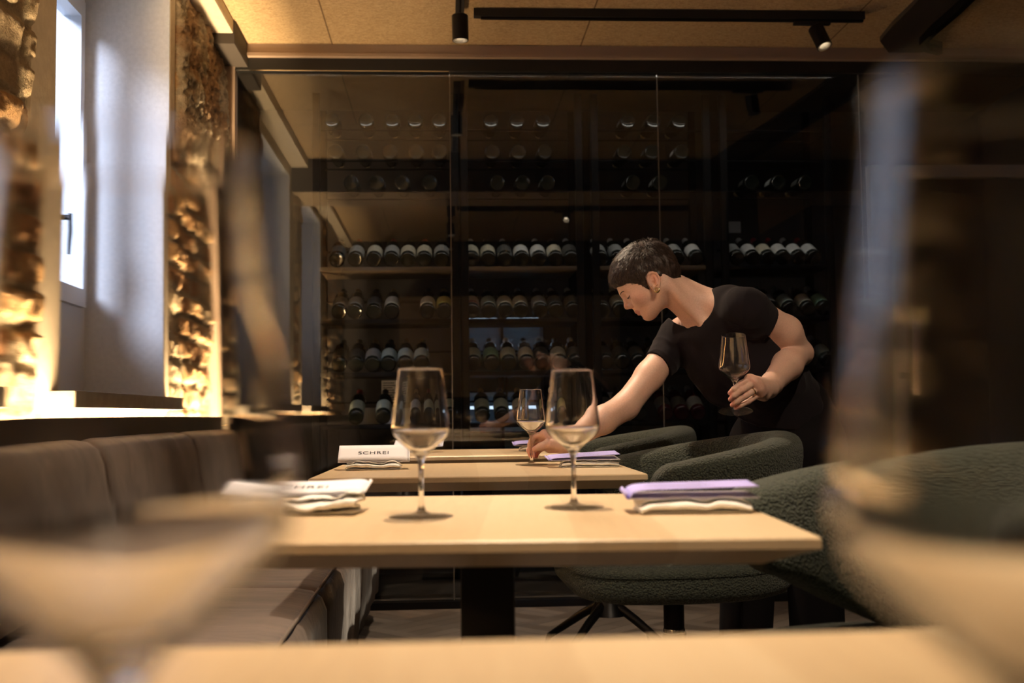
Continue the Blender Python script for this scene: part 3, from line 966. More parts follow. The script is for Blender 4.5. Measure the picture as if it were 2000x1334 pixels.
def make_card(label, loc, rotz, pitch, L=0.180, W=0.095, open_=0.0, word=True, fold_left=False, gap=0.006, bow=0.0, group=None):
    """Folded menu card. Fold along one short side; the upper leaf may gape by `open_` radians."""
    t = thing('menu_card', label, 'menu card', loc, rotz, group or 'folded menu cards')
    def lower(u, v):
        return Vector(((u - 0.5) * L, (v - 0.5) * W, bow * (1 - (2 * u - 1) ** 2) * 0.3))
    def upper(u, v):
        d = u * L if fold_left else (1 - u) * L
        x = (-0.5 * L + d * math.cos(open_)) if fold_left else (0.5 * L - d * math.cos(open_))
        z = gap * (1 - math.exp(-d / 0.006)) + d * math.sin(open_) + bow * math.sin(math.pi * u)
        return Vector((x, (v - 0.5) * W, z))
    Rm = Matrix.Rotation(pitch, 4, 'X')
    NU, NV = 28, 4
    for nm, fn, mt in (('lower_leaf', lower, 'paper_white'), ('upper_leaf', upper, 'paper_white' if word else 'paper_lavender')):
        bm = bmesh.new()
        sheet(bm, [[Rm @ fn(i / NU, j / NV) for j in range(NV + 1)] for i in range(NU + 1)], 0.0006)
        o = obj(nm, bm, mt, t, smooth=True)
        md = o.modifiers.new('thickness', 'SOLIDIFY'); md.thickness = 0.0007; md.offset = 0
    # the rounded fold
    bm = bmesh.new()
    sx = -0.5 * L if fold_left else 0.5 * L
    s_ = -1 if fold_left else 1
    rows = []
    for q in range(9):
        a = -math.pi / 2 + math.pi * q / 8
        rows.append([Rm @ Vector((sx + s_ * 0.0035 * math.cos(a) , (j / NV - 0.5) * W, gap * 0.35 + gap * 0.35 * math.sin(a))) for j in range(NV + 1)])
    sheet(bm, rows, 0.0006)
    o = obj('fold', bm, 'paper_white' if word else 'paper_lavender', t, smooth=True)
    md = o.modifiers.new('thickness', 'SOLIDIFY'); md.thickness = 0.0007; md.offset = 0
    if word:
        cu = bpy.data.curves.new('lettering', 'FONT')
        cu.body = 'SCHREI'; cu.align_x = 'CENTER'; cu.align_y = 'CENTER'; cu.size = 0.0235; cu.space_character = 1.10
        cu.extrude = 0.0001
        cu.materials.append(MATS['ink'])
        tmp = bpy.data.objects.new('lettering', cu); COL.objects.link(tmp)
        bpy.context.view_layer.update()
        me = bpy.data.meshes.new_from_object(tmp.evaluated_get(bpy.context.evaluated_depsgraph_get()))
        bpy.data.objects.remove(tmp)
        to = bpy.data.objects.new('lettering', me); COL.objects.link(to); to.parent = t
        c0 = upper(0.5, 0.5)
        tl = math.atan2((upper(0.9, .5) - upper(0.1, .5)).z, (upper(0.9, .5) - upper(0.1, .5)).x)
        to.matrix_local = Rm @ Matrix.Translation(c0 + Vector((0, -0.004, 0.0012))) @ Matrix.Rotation(-tl, 4, 'Y') @ Matrix.Diagonal((0.98, 1.0, 1.0, 1.0))
    else:
        rnd = random.Random(int(1000 * loc[1]))
        bm = bmesh.new()
        for ln in range(7):
            v = 0.18 + 0.09 * ln
            u = 0.14 + 0.1 * rnd.random()
            while u < 0.86 - 0.25 * rnd.random():
                w = 0.006 + 0.018 * rnd.random()
                ps = [upper(u, v), upper(u + w, v), upper(u + w, v + 0.016), upper(u, v + 0.016)]
                bm.faces.new([bm.verts.new(Rm @ (p + Vector((0, 0, 0.0009)))) for p in ps])
                u += w + 0.006 + 0.012 * rnd.random()
        o = obj('small_print', bm, 'ink', t)
    return t
R = math.radians
GN = 0.0268
# middle table
make_napkin('crumpled white napkin under the blurred menu card, left side of the middle table', (-0.205, 1.640, TZ), R(-4), 3, L=0.162, W=0.066, H=0.027, wild=1.5)
make_card('menu card with blurred lettering on the napkin, left side of the middle table', (-0.212, 1.690, TZ + 0.033), R(-5), R(10), L=0.190, W=0.075, bow=-0.004)
make_napkin('rolled white napkin under the lavender card, right side of the middle table', (0.343, 1.560, TZ), R(-3), 8, L=0.155, W=0.064, H=0.021)
make_card('lavender menu card lying open on the napkin, right side of the middle table', (0.342, 1.580, TZ + 0.0225), R(-3), R(3), L=0.180, W=0.080, open_=0.02, gap=0.012, word=False, fold_left=True)
# table of the woman
make_napkin('rolled white napkin under the sharp menu card, by the bench at the woman\'s table', (-0.185, 2.92, TZ), R(-1), 5, L=0.140, W=0.056, H=0.022)
make_card('sharp white menu card with dark capital letters, at the table of the woman', (-0.187, 2.955, TZ + 0.037), R(2), R(24), L=0.180, W=0.088)
make_napkin('rolled white napkin under the lavender card, beside the woman\'s hand', (0.366, 2.885, TZ), R(1), 12, L=0.150, W=0.056, H=0.021)
make_card('lavender menu card lying open beside the woman\'s hand', (0.352, 2.900, TZ + 0.0225), R(2), R(5), L=0.182, W=0.080, open_=0.045, gap=0.005, word=False, fold_left=True)
# farthest table
make_napkin('rolled white napkin under the card at the farthest table, bench side', (-0.130, 4.15, TZ), R(0), 15, L=0.140, W=0.056, H=0.021)
make_card('white menu card half hidden at the farthest table, bench side', (-0.100, 4.185, TZ + 0.030), R(-2), R(11), L=0.175, W=0.085)
make_napkin('rolled white napkin at the farthest table, behind the woman\'s fingers', (0.340, 4.13, TZ), R(2), 18, L=0.140, W=0.056, H=0.020)
make_card('lavender menu card at the farthest table, behind the woman\'s fingers', (0.335, 4.145, TZ + 0.026), R(1), R(7), L=0.172, W=0.080, open_=0.03, gap=0.006, word=False, fold_left=True)

# ================================================================ wine cellar behind the glass
YS = 5.50           # front edge of the racks
mat('cellar_wall', (0.055, 0.050, 0.052), 0.85)
struct(boxo('wall_cellar', (XL - 0.4, 6.32, 0), (XR + 0.1, 6.42, CEIL + 0.05), 'cellar_wall'))
struct(boxo('wall_cellar_left', (XL - 0.1, GY + 0.05, 0), (XL, 6.32, CEIL), 'cellar_wall'))
struct(boxo('ceiling_cellar', (XL - 0.4, GY + 0.0201, CEIL), (XR + 0.1, 6.42, CEIL + 0.05), 'wall_dark'))

mat('rack_metal', (0.006, 0.0055, 0.006), 0.6, 0.0, Specular_IOR_Level=0.1)
m = mat('shelf_wood', rough=0.5)
noise_color(m, (2, 20, 20), 3.0, [(0.3, (0.12, 0.085, 0.055)), (0.7, (0.19, 0.135, 0.09))])

SH = [2.300, 2.145, 1.990, 1.606, 1.349, 1.091, 0.836]
SHN = ['top shelf', 'second shelf', 'third shelf', 'upper display shelf', 'middle display shelf', 'lower display shelf', 'lowest display shelf']
RK = [(-0.64, 0.075, 'left rack'), (0.085, 0.690, 'middle rack'), (0.735, 1.335, 'rack behind the woman'), (1.385, 1.955, 'right rack')]
for (x0, x1, nm) in RK:
    t = thing('wine_rack', 'black metal wine rack behind the glass, ' + {'left rack': 'first from the bench', 'middle rack': 'in front of the blue lit coolers',
              'rack behind the woman': 'directly behind the woman\'s head', 'right rack': 'beside the glass door'}[nm], 'wine rack', ((x0 + x1) / 2, YS, 0), group='wine racks')
    o0 = Vector(t.location)
    def lo(x, y, z): return tuple(Vector((x, y, z)) - o0)
    for x in (x0, x1 - 0.035):
        for y in (YS, YS + 0.33):
            boxo('post', lo(x, y, 0), lo(x + 0.035, y + 0.035, 2.47), 'rack_metal', t, bevel=0.002)
    for i, z in enumerate(SH):
        zz = z
        if i < 3:                                # high up: a pair of thin rods carries the bottles
            bm = bmesh.new()
            for yy in (0.05, 0.25):
                tube(bm, [lo(x0 + 0.0355, YS + yy, zz - 0.004), lo(x1 - 0.0355, YS + yy, zz - 0.004)], 0.004, 8)
            obj('shelf_rods', bm, 'rack_metal', t)
            continue
        wood = i in (3,) and nm in ('left rack', 'middle rack', 'rack behind the woman')
        boxo('shelf', lo(x0 + 0.0355, YS + 0.002, zz - 0.020), lo(x1 - 0.0355, YS + 0.34, zz), 'shelf_wood' if wood else 'rack_metal', t, bevel=0.002)
        if i >= 3:
            boxo('neck_rail', lo(x0 + 0.0355, YS + 0.255, zz + 0.105), lo(x1 - 0.0355, YS + 0.265, zz + 0.115), 'rack_metal', t)
    boxo('base', lo(x0, YS + 0.0, 0.02), lo(x1, YS + 0.36, 0.12), 'rack_metal', t)

# ---- bottles
LABELS = {'cream': (0.62, 0.58, 0.46), 'white': (0.66, 0.67, 0.66), 'grey green': (0.42, 0.50, 0.46), 'yellow': (0.55, 0.52, 0.16), 'grey': (0.36, 0.37, 0.37), 'dark': (0.09, 0.09, 0.085), 'green': (0.25, 0.45, 0.34), 'red and white': (0.66, 0.60, 0.55)}
FOILS = {'black': (0.02, 0.02, 0.02), 'red': (0.30, 0.03, 0.04), 'silver': (0.55, 0.55, 0.55), 'gold': (0.45, 0.33, 0.16), 'white': (0.6, 0.6, 0.6)}
for k, c in LABELS.items():
    m = mat('label_' + k.replace(' ', '_'), c, 0.75)
    # faint printed lines
    n, l, b = nt(m)
    v = coords(m, (1, 1, 1))
    bt = node(m, 'ShaderNodeTexBrick', offset=0.37, i_Scale=1.0, i_Mortar_Size=0.0042, i_Mortar_Smooth=0.0)
    bt.inputs['Brick Width'].default_value = 0.022; bt.inputs['Row Height'].default_value = 0.0125
    bt.inputs['Color1'].default_value = (*[q * 0.62 for q in c], 1); bt.inputs['Color2'].default_value = (*c, 1); bt.inputs['Mortar'].default_value = (*c, 1)
    mp = n.new('ShaderNodeMapping'); mp.inputs['Rotation'].default_value = (math.radians(90), 0, 0)
    l.new(v, mp.inputs[0]); l.new(mp.outputs[0], bt.inputs['Vector']); l.new(bt.outputs['Color'], b.inputs['Base Color'])
for k, c in FOILS.items():
    mat('foil_' + k, c, 0.3, 0.6 if k in ('silver', 'gold', 'red') else 0.2)
BODY = [(0, 0.004), (0.020, 0.004), (0.032, 0.0), (0.0365, 0.003), (0.0378, 0.010), (0.0378, 0.185), (0.0360, 0.200), (0.0300, 0.218), (0.0205, 0.234), (0.0158, 0.248), (0.0142, 0.262), (0.0140, 0.290), (0.0156, 0.291), (0.0156, 0.299), (0.0, 0.299)]
_cache = {}
def me_body(mt):
    if ('b', mt) not in _cache:
        bm = bmesh.new(); lathe(bm, BODY, 28)
        o = obj('tmp', bm, mt, smooth=True, sharp=50); _cache[('b', mt)] = o.data; bpy.data.objects.remove(o)
    return _cache[('b', mt)]
def me_label(k):
    if ('l', k) not in _cache:
        bm = bmesh.new()
        z0, z1 = (0.036, 0.128)
        N = 20
        def strip(za, zb, r):
            ra = [bm.verts.new((r * math.sin(a), -r * math.cos(a), za)) for a in [math.radians(-92 + 184 * i / N) for i in range(N + 1)]]
            rb = [bm.verts.new((v.co.x, v.co.y, zb)) for v in ra]
            return [bm.faces.new((ra[i], ra[i + 1], rb[i + 1], rb[i])) for i in range(N)]
        strip(z0, z1, 0.0383)
        o = obj('tmp', bm, 'label_' + k.replace(' ', '_'), smooth=True)
        if k == 'red and white':
            o.data.materials.append(MATS['foil_red'])
        _cache[('l', k)] = o.data; bpy.data.objects.remove(o)
        if k == 'red and white':
            bm = bmesh.new(); strip(0.040, 0.062, 0.0386)
            o = obj('tmp', bm, 'foil_red', smooth=True); _cache['redband'] = o.data; bpy.data.objects.remove(o)
    return _cache[('l', k)]
def me_foil(k):
    if ('f', k) not in _cache:
        bm = bmesh.new(); lathe(bm, [(0.0150, 0.246), (0.0147, 0.262), (0.0146, 0.290), (0.0161, 0.2905), (0.0161, 0.2996), (0.0, 0.2998)], 20)
        o = obj('tmp', bm, 'foil_' + k, smooth=True, sharp=50); _cache[('f', k)] = o.data; bpy.data.objects.remove(o)
    return _cache[('f', k)]
def bottle(loc, tilt, label, lk, fk, body='bottle_glass', roll=0.0, group='wine bottles behind the glass', scale=1.0):
    t = thing('wine_bottle', label, 'wine bottle', loc, group=group)
    t.rotation_euler = (-(math.radians(90) - tilt) if tilt is not None else 0.0, 0, roll)
    t.scale = (scale,) * 3
    for nm, me in (('glass_body', me_body(body)), ('paper_label', me_label(lk) if lk else None), ('foil_capsule', me_foil(fk) if fk else None)):
        if me is not None:
            o = bpy.data.objects.new(nm, me); COL.objects.link(o); o.parent = t
            if nm == 'paper_label' and lk == 'red and white':
                q = bpy.data.objects.new('red_band', _cache['redband']); COL.objects.link(q); q.parent = o
    return t
ORD = ['first', 'second', 'third', 'fourth', 'fifth', 'sixth', 'seventh', 'eighth', 'ninth', 'tenth']
def px(x, Y=5.52):                     # shelf positions read off along the shelf front
    return (x - 873.0) * Y / 2200.0
TL = math.radians(26)
def lying(shelf, xs, rack, labs, foils, body='bottle_glass', desc='dark bottle', n0=0):
    z = SH[shelf]
    for i, x in enumerate(xs):
        lk = labs[i % len(labs)]; fk = foils[i % len(foils)]
        bottle((px(x), YS + 0.012, z + 0.0378 * math.cos(TL) + 0.0005), TL, '%s, %s label, %s on the %s, %s' % (desc, lk, ORD[i + n0], SHN[shelf], rack), lk, fk, body,
               group='bottles lying tilted on the display shelves')
A, B, C_, D_ = 'left rack', 'middle rack', 'rack behind the woman', 'right rack'
lying(3, [664, 700, 736, 770, 802, 834, 868], A, ['dark', 'grey', 'cream', 'grey', 'cream', 'cream', 'grey'], ['black', 'red'])
lying(3, [927, 960, 993, 1026, 1060, 1093, 1124], B, ['cream', 'cream', 'dark', 'white', 'white', 'cream', 'dark'], ['silver', 'black'])
lying(3, [1182, 1217, 1252, 1300, 1335, 1374], C_, ['grey', 'grey', 'cream', 'yellow', 'grey', 'white'], ['silver'])
lying(3, [1456, 1488, 1519, 1550, 1581, 1612], D_, ['grey', 'white', 'cream', 'white', 'white', 'white'], ['red', 'silver', 'red', 'red', 'silver'])
lying(4, [668, 698, 735, 770, 840, 872], A, ['grey', 'grey', 'dark', 'cream', 'cream', 'yellow'], ['black', 'gold'])
lying(4, [927, 960, 992, 1023, 1061, 1092, 1126], B, ['red and white', 'grey green', 'cream', 'cream', 'grey', 'dark', 'dark'], ['silver', 'white'])
lying(4, [1184, 1219, 1254, 1300, 1340], C_, ['dark', 'cream', 'grey', 'white', 'grey'], ['gold', 'white'])
lying(4, [1490, 1523, 1560, 1597, 1630], D_, ['dark', 'grey', 'grey green', 'cream', 'green'], ['silver'])
lying(5, [929, 964, 998, 1033, 1064, 1098, 1130], B, ['grey green', 'green', 'grey green', 'cream', 'dark', 'cream', 'dark'], ['silver', 'black'])
lying(5, [1500, 1560, 1599, 1633], D_, ['grey', 'green', 'grey green', 'grey green'], ['silver'])
lying(6, [945, 983, 1020, 1090], B, ['grey green', 'grey green', 'cream', 'yellow'], ['gold', 'silver'])
lying(6, [1560, 1636], D_, ['grey', 'green'], ['silver'])
lying(5, [668, 700, 732, 763, 795, 827], A, ['dark', 'dark', 'grey', 'grey green', 'grey green', 'grey green'], ['black', 'gold', 'gold'])
lying(5, [1190, 1222, 1254, 1290, 1330], C_, ['dark'], ['black', 'silver', 'silver'])
lying(6, [1190, 1222, 1254], C_, ['dark'], ['silver', 'black'])
lying(6, [1306, 1338, 1371], C_, ['dark', 'dark', 'grey'], ['gold', 'silver', 'white'], 'bottle_rose', 'rosy red bottle', 3)
lying(6, [700, 752, 810, 848, 881], A, ['grey green', 'grey green', 'grey'], ['red', 'black', 'gold'])
# rows of lying bottles, ends to the room, high up
for s, xs in ((0, [607, 655, 722, 773, 818, 866, 918, 968, 1020, 1072, 1122, 1190, 1242, 1294, 1346]), (1, [575, 612, 662, 716, 768, 820, 866, 916, 970, 1022, 1075, 1125, 1180, 1234, 1290, 1350]),
              (2, [575, 606, 692, 742, 792, 846, 930, 980, 1030, 1080, 1195, 1250, 1305, 1440, 1490, 1545, 1600])):
    cnt = {}
    for i, x in enumerate(xs):
        X = px(x)
        rk = [r for r in RK if r[0] + 0.074 < X < r[1] - 0.074]
        if not rk:
            continue
        nm = rk[0][2]; k = cnt.get(nm, 0); cnt[nm] = k + 1
        bottle((X, YS + 0.02, SH[s] + 0.0380), math.radians(0.0), 'dim bottle end, %s on the %s, %s' % (ORD[k], SHN[s], nm), 'dark' if i % 3 else 'grey', 'gold', group='bottles lying flat on the upper shelves')

# ---- white cartons and a sheet of notes behind the bottles
m = mat('carton_white', (0.60, 0.60, 0.62), 0.8)
mat('carton_tape', (0.45, 0.38, 0.28), 0.5)
def carton(label, lo_, hi_):
    c = Vector(((lo_[0] + hi_[0]) / 2, (lo_[1] + hi_[1]) / 2, lo_[2]))
    t = thing('carton', label, 'box', c, group='white cartons in the wine cellar')
    boxo('box_body', tuple(Vector(lo_) - c), tuple(Vector(hi_) - c), 'carton_white', t, bevel=0.003)
    boxo('tape', (-0.02, lo_[1] - c.y - 0.0006, hi_[2] - c.z - 0.05), (0.02, lo_[1] - c.y, hi_[2] - c.z - 0.003), 'carton_tape', t)
carton('white carton standing behind the two big tilted bottles of the left rack', (-0.46, YS + 0.304, SH[6] + 0.0005), (-0.20, YS + 0.338, SH[6] + 0.085))
carton('white carton on the lower display shelf, behind the standing bottles', (0.775, YS + 0.304, SH[5] + 0.0005), (0.95, YS + 0.338, SH[5] + 0.09))
carton('white carton on the lowest display shelf, behind the standing bottles', (0.775, YS + 0.304, SH[6] + 0.0005), (0.96, YS + 0.338, SH[6] + 0.15))
nt_ = thing('notice_sheet', 'white sheet with printed lines on the cellar wall, behind the left wine glass', 'paper', (-0.31, 6.3195, 0.95), group=None)
boxo('sheet', (-0.045, -0.002, 0), (0.045, 0, 0.125), 'paper_white', nt_)
bm = bmesh.new()
for i in range(8):
    box(bm, (-0.036, -0.0026, 0.014 + i * 0.0135), (0.036 - 0.02 * ((i * 7) % 3) / 2, -0.0021, 0.019 + i * 0.0135))
obj('printed_lines', bm, 'ink', nt_)
nt_ = thing('notice_sheet', 'blank grey sheet hanging at the back of the right rack', 'paper', (1.66, 6.3195, 1.90))
boxo('sheet', (-0.04, -0.002, 0), (0.04, 0, 0.065), 'carton_white', nt_)

# ---- two-door wine cooler with blue light
mat('cooler_body', (0.02, 0.02, 0.022), 0.4)
mat('cooler_inside', (0.32, 0.42, 0.50), 0.6)
m = bpy.data.materials.new('cooler_led'); m.use_nodes = True
bb = m.node_tree.nodes['Principled BSDF']; bb.inputs['Emission Color'].default_value = (0.62, 0.78, 1.0, 1); bb.inputs['Emission Strength'].default_value = 2.5
MATS['cooler_led'] = m
wc = thing('wine_cooler', 'tall black wine cooler with two blue lit glass doors behind the middle rack', 'wine cooler', (0.31, 6.1, 0))
bm = bmesh.new()
box(bm, (-0.235, 0.18, 0.5), (0.235, 0.20, 1.42)); box(bm, (-0.235, -0.02, 0.5), (-0.222, 0.18, 1.42)); box(bm, (0.222, -0.02, 0.5), (0.235, 0.18, 1.42))
box(bm, (-0.222, -0.02, 1.40), (0.222, 0.18, 1.42)); box(bm, (-0.222, -0.02, 0.0), (0.222, 0.18, 0.55)); box(bm, (-0.008, -0.02, 0.55), (0.008, 0.18, 1.40))
obj('cabinet_body', bm, 'cooler_body', wc)
for sx in (-1, 1):
    a, b_ = (-0.222, -0.008) if sx < 0 else (0.008, 0.222)
    boxo('lining', (a, 0.172, 0.55), (b_, 0.179, 1.40), 'cooler_inside', wc)
    for z in (0.78, 1.0, 1.2):
        boxo('wire_shelf', (a + 0.004, 0.0, z), (b_ - 0.004, 0.165, z + 0.006), 'rack_metal', wc)
    boxo('light_strip', (a + 0.02, 0.02, 0.908), (b_ - 0.02, 0.035, 0.924), 'cooler_led', wc)
    boxo('light_strip', (a + 0.02, 0.005, 1.385), (b_ - 0.02, 0.03, 1.398), 'cooler_led', wc)
    d = boxo('door', (a + 0.001, -0.026, 0.551), (b_ - 0.001, -0.021, 1.399), 'partition_glass', wc)
    bm = bmesh.new(); xx = b_ - 0.012 if sx < 0 else a + 0.012
    box(bm, (xx - 0.005, -0.045, 0.85), (xx + 0.005, -0.0265, 1.1)); obj('handle', bm, 'black_metal', d)

# ================================================================ distance-field modelling for soft bodies
class SDF:
    """A list of rounded limbs and ellipsoids blended in order."""
    def __init__(self):
        self.ops = []
    def cap(self, a, b, ra, rb, k=0.01, mode='u', g=None):
        self.ops.append(('c', (np.array(a, float), np.array(b, float), ra, rb), k, mode, g)); return self
    def ell(self, c, axes, r, k=0.01, mode='u', g=None):
        self.ops.append(('e', (np.array(c, float), np.array(axes, float), np.array(r, float)), k, mode, g)); return self
    def sph(self, c, r, k=0.01, mode='u', g=None):
        c = np.array(c, float)
        self.ops.append(('c', (c, c + 1e-6, r, r), k, mode, g)); return self
    def chain(self, pts, rs, k=0.004, kj=0.003):
        """one finger: its own chain of limbs, then joined on."""
        self.ops.append(('f', ([np.array(p, float) for p in pts], list(rs), kj), k, 'u', None)); return self
    def plane(self, p, n, mode='i', k=0.002):
        self.ops.append(('p', (np.array(p, float), np.array(n, float) / np.linalg.norm(n)), k, mode, None)); return self
    def fn(self, f, k=0.004, mode='u'):
        self.ops.append(('x', f, k, mode, None)); return self
    def group(self, other, k=0.004, mode='u'):
        self.ops.append(('g', other, k, mode, None)); return self
    @staticmethod
    def _cap(P, a, b, ra, rb):
        ba = b - a
        pa = P - a
        h = np.clip((pa @ ba) / (ba @ ba), 0, 1)
        q = pa - h[:, None] * ba
        return np.sqrt((q * q).sum(1)) - (ra + (rb - ra) * h)
    def prim(self, op, P):
        kd, d = op[0], op[1]
        if kd == 'c':
            return self._cap(P, *d)
        if kd == 'e':
            c, A, r = d
            q = (P - c) @ A.T
            k0 = np.sqrt(((q / r) ** 2).sum(1)); k1 = np.sqrt(((q / r ** 2) ** 2).sum(1)) + 1e-9
            return np.where(k0 < 0.3, -r.min() * (1 - k0), k0 * (k0 - 1) / k1)
        if kd == 'f':
            pts, rs, kj = d
            o = None
            for i in range(len(pts) - 1):
                c = self._cap(P, pts[i], pts[i + 1], rs[i], rs[i + 1])
                o = c if o is None else smin(o, c, kj)
            return o
        if kd == 'p':
            return (P - d[0]) @ d[1]
        if kd == 'x':
            return d(P)
        if kd == 'g':
            return d(P)
    def __call__(self, P, ops=None):
        o = None
        for op in (self.ops if ops is None else ops):
            c = self.prim(op, P)
            k, mode = op[2], op[3]
            if o is None:
                o = c
            elif mode == 'u':
                o = smin(o, c, k)
            elif mode == 's':
                o = -smin(-o, c, k)
            else:
                o = -smin(-o, -c, k)
        return o
    def near(self, p, rad):
        """operations that matter within rad of point p"""
        keep = []
        P = p[None, :]
        for i, op in enumerate(self.ops):
            if op[0] in 'pxg' or op[3] == 'i':
                keep.append(op); continue
            if i == 0 or self.prim(op, P)[0] < rad + op[2] + 0.012:
                keep.append(op)
        return keep

def smin(a, b, k):
    if k <= 0:
        return np.minimum(a, b)
    h = np.maximum(k - np.abs(a - b), 0) / k
    return np.minimum(a, b) - h * h * k * 0.25

def surface_net(f, lo, hi, h, B=14):
    lo = np.array(lo, float); hi = np.array(hi, float)
    nb = np.ceil((hi - lo) / (h * B)).astype(int)
    n = nb * B + 1
    D = np.full(tuple(n), 1.0, np.float32)
    rad = B * h * 0.87
    g = np.arange(B + 1) * h
    GX = np.stack(np.meshgrid(g, g, g, indexing='ij'), -1).reshape(-1, 3)
    bi = np.stack(np.meshgrid(*[np.arange(q) for q in nb], indexing='ij'), -1).reshape(-1, 3)
    ctr = lo + (bi + 0.5) * B * h
    dc = f(ctr)
    for b_, c, d0 in zip(bi, ctr, dc):
        s = tuple(slice(i * B, i * B + B + 1) for i in b_)
        if d0 > rad * 1.25 + 0.012:
            continue
        if d0 < -rad * 1.25 - 0.012:
            D[s] = -1.0
            continue
        ops = f.near(c, rad)
        D[s] = f(lo + b_ * B * h + GX, ops).reshape(B + 1, B + 1, B + 1)
    # cells with a sign change
    S = D < 0
    c8 = [S[i:n[0] - 1 + i, j:n[1] - 1 + j, k:n[2] - 1 + k] for i in (0, 1) for j in (0, 1) for k in (0, 1)]
    anyv = c8[0].copy(); allv = c8[0].copy()
    for q in c8[1:]:
        anyv |= q; allv &= q
    act = anyv & ~allv
    idx = np.argwhere(act)
    ids = np.full(act.shape, -1, np.int32)
    ids[act] = np.arange(len(idx))
    acc = np.zeros((len(idx), 3)); cnt = np.zeros(len(idx))
    I, J, K = idx.T
    cor = {(i, j, k): D[I + i, J + j, K + k] for i in (0, 1) for j in (0, 1) for k in (0, 1)}
    for a in cor:
        for ax in range(3):
            if a[ax] == 0:
                b_ = list(a); b_[ax] = 1; b_ = tuple(b_)
                va, vb = cor[a], cor[b_]
                m_ = (va < 0) != (vb < 0)
                t = np.where(m_, va / np.where(m_, va - vb, 1), 0)
                p = np.array(a, float)[None, :].repeat(len(idx), 0); p[:, ax] += t
                acc[m_] += p[m_]; cnt[m_] += 1
    V = lo + (idx + acc / cnt[:, None]) * h
    F_ = []
    for ax in range(3):
        u, v = (ax + 1) % 3, (ax + 2) % 3
        sh = list(S.shape)
        sl0 = [slice(None)] * 3; sl1 = [slice(None)] * 3
        sl0[ax] = slice(0, -1); sl1[ax] = slice(1, None)
        ch = S[tuple(sl0)] != S[tuple(sl1)]
        e = np.argwhere(ch)
        e = e[(e[:, u] > 0) & (e[:, v] > 0) & (e[:, u] < sh[u] - 1) & (e[:, v] < sh[v] - 1)]
        inside = S[tuple(e.T)]
        def cell(du, dv):
            q = e.copy(); q[:, u] -= du; q[:, v] -= dv
            return ids[tuple(q.T)]
        quad = np.stack([cell(0, 0), cell(1, 0), cell(1, 1), cell(0, 1)], 1)
        quad[~inside] = quad[~inside][:, ::-1]
        F_.append(quad)
    F_ = np.concatenate(F_)
    F_ = F_[(F_ >= 0).all(1)]
    return V, F_

def np_mesh(name, V, F_, material, parent=None, colors=None):
    me = bpy.data.meshes.new(name)
    me.vertices.add(len(V)); me.vertices.foreach_set('co', np.asarray(V, np.float32).ravel())
    me.loops.add(F_.size); me.loops.foreach_set('vertex_index', F_[:, ::-1].astype(np.int32).ravel())
    me.polygons.add(len(F_)); me.polygons.foreach_set('loop_start', (np.arange(len(F_)) * F_.shape[1]).astype(np.int32))
    me.update(calc_edges=True)
    if colors is not None:
        ca = me.color_attributes.new('Col', 'FLOAT_COLOR', 'POINT')
        ca.data.foreach_set('color', np.concatenate([colors, np.ones((len(V), 1))], 1).astype(np.float32).ravel())
    return link(name, me, material, parent, smooth=True)

def unit(v):
    v = np.array(v, float); return v / np.linalg.norm(v)

# ================================================================ the woman
# joints, metres
O = np.array((0.5990, 3.1800, 1.2520))            # middle of the head between the ears
NB = np.array((0.7500, 3.1900, 1.1800))
SR = np.array((0.6900, 3.3000, 1.0960)); ER = np.array((0.5140, 3.2000, 0.9010)); WR = np.array((0.3220, 3.0600, 0.8010))
SL = np.array((0.8450, 3.0700, 1.1580)); ACR = np.array((0.8030, 3.1300, 1.1820)); EL = np.array((1.0120, 3.1700, 1.0490)); WL = np.array((0.8550, 2.9450, 0.9440))
WA = np.array((1.0230, 3.2900, 0.8910)); PC = np.array((1.0190, 3.3400, 0.7710))
# head frame: bowed forward 42 degrees, face in profile
yaw = math.radians(7)
fh = np.array([-math.cos(yaw), math.sin(yaw), 0.0])
pt = math.radians(42)
HF = unit(fh * math.cos(pt) + np.array([0, 0, -math.sin(pt)]))
HU = unit(fh * math.sin(pt) + np.array([0, 0, math.cos(pt)]))
HL = np.cross(HU, HF)                      # her left, towards the camera
def H(f, u, s=0.0):
    return O + f * HF + u * HU + s * HL
HA = np.stack([HF, HU, HL])
TL_ = unit(SL - SR)
TU = unit(NB - WA); TU = unit(TU - TL_ * (TU @ TL_))
TF = np.cross(TL_, TU)
TA = np.stack([TL_, TU, TF])
MID = (SR + SL) / 2

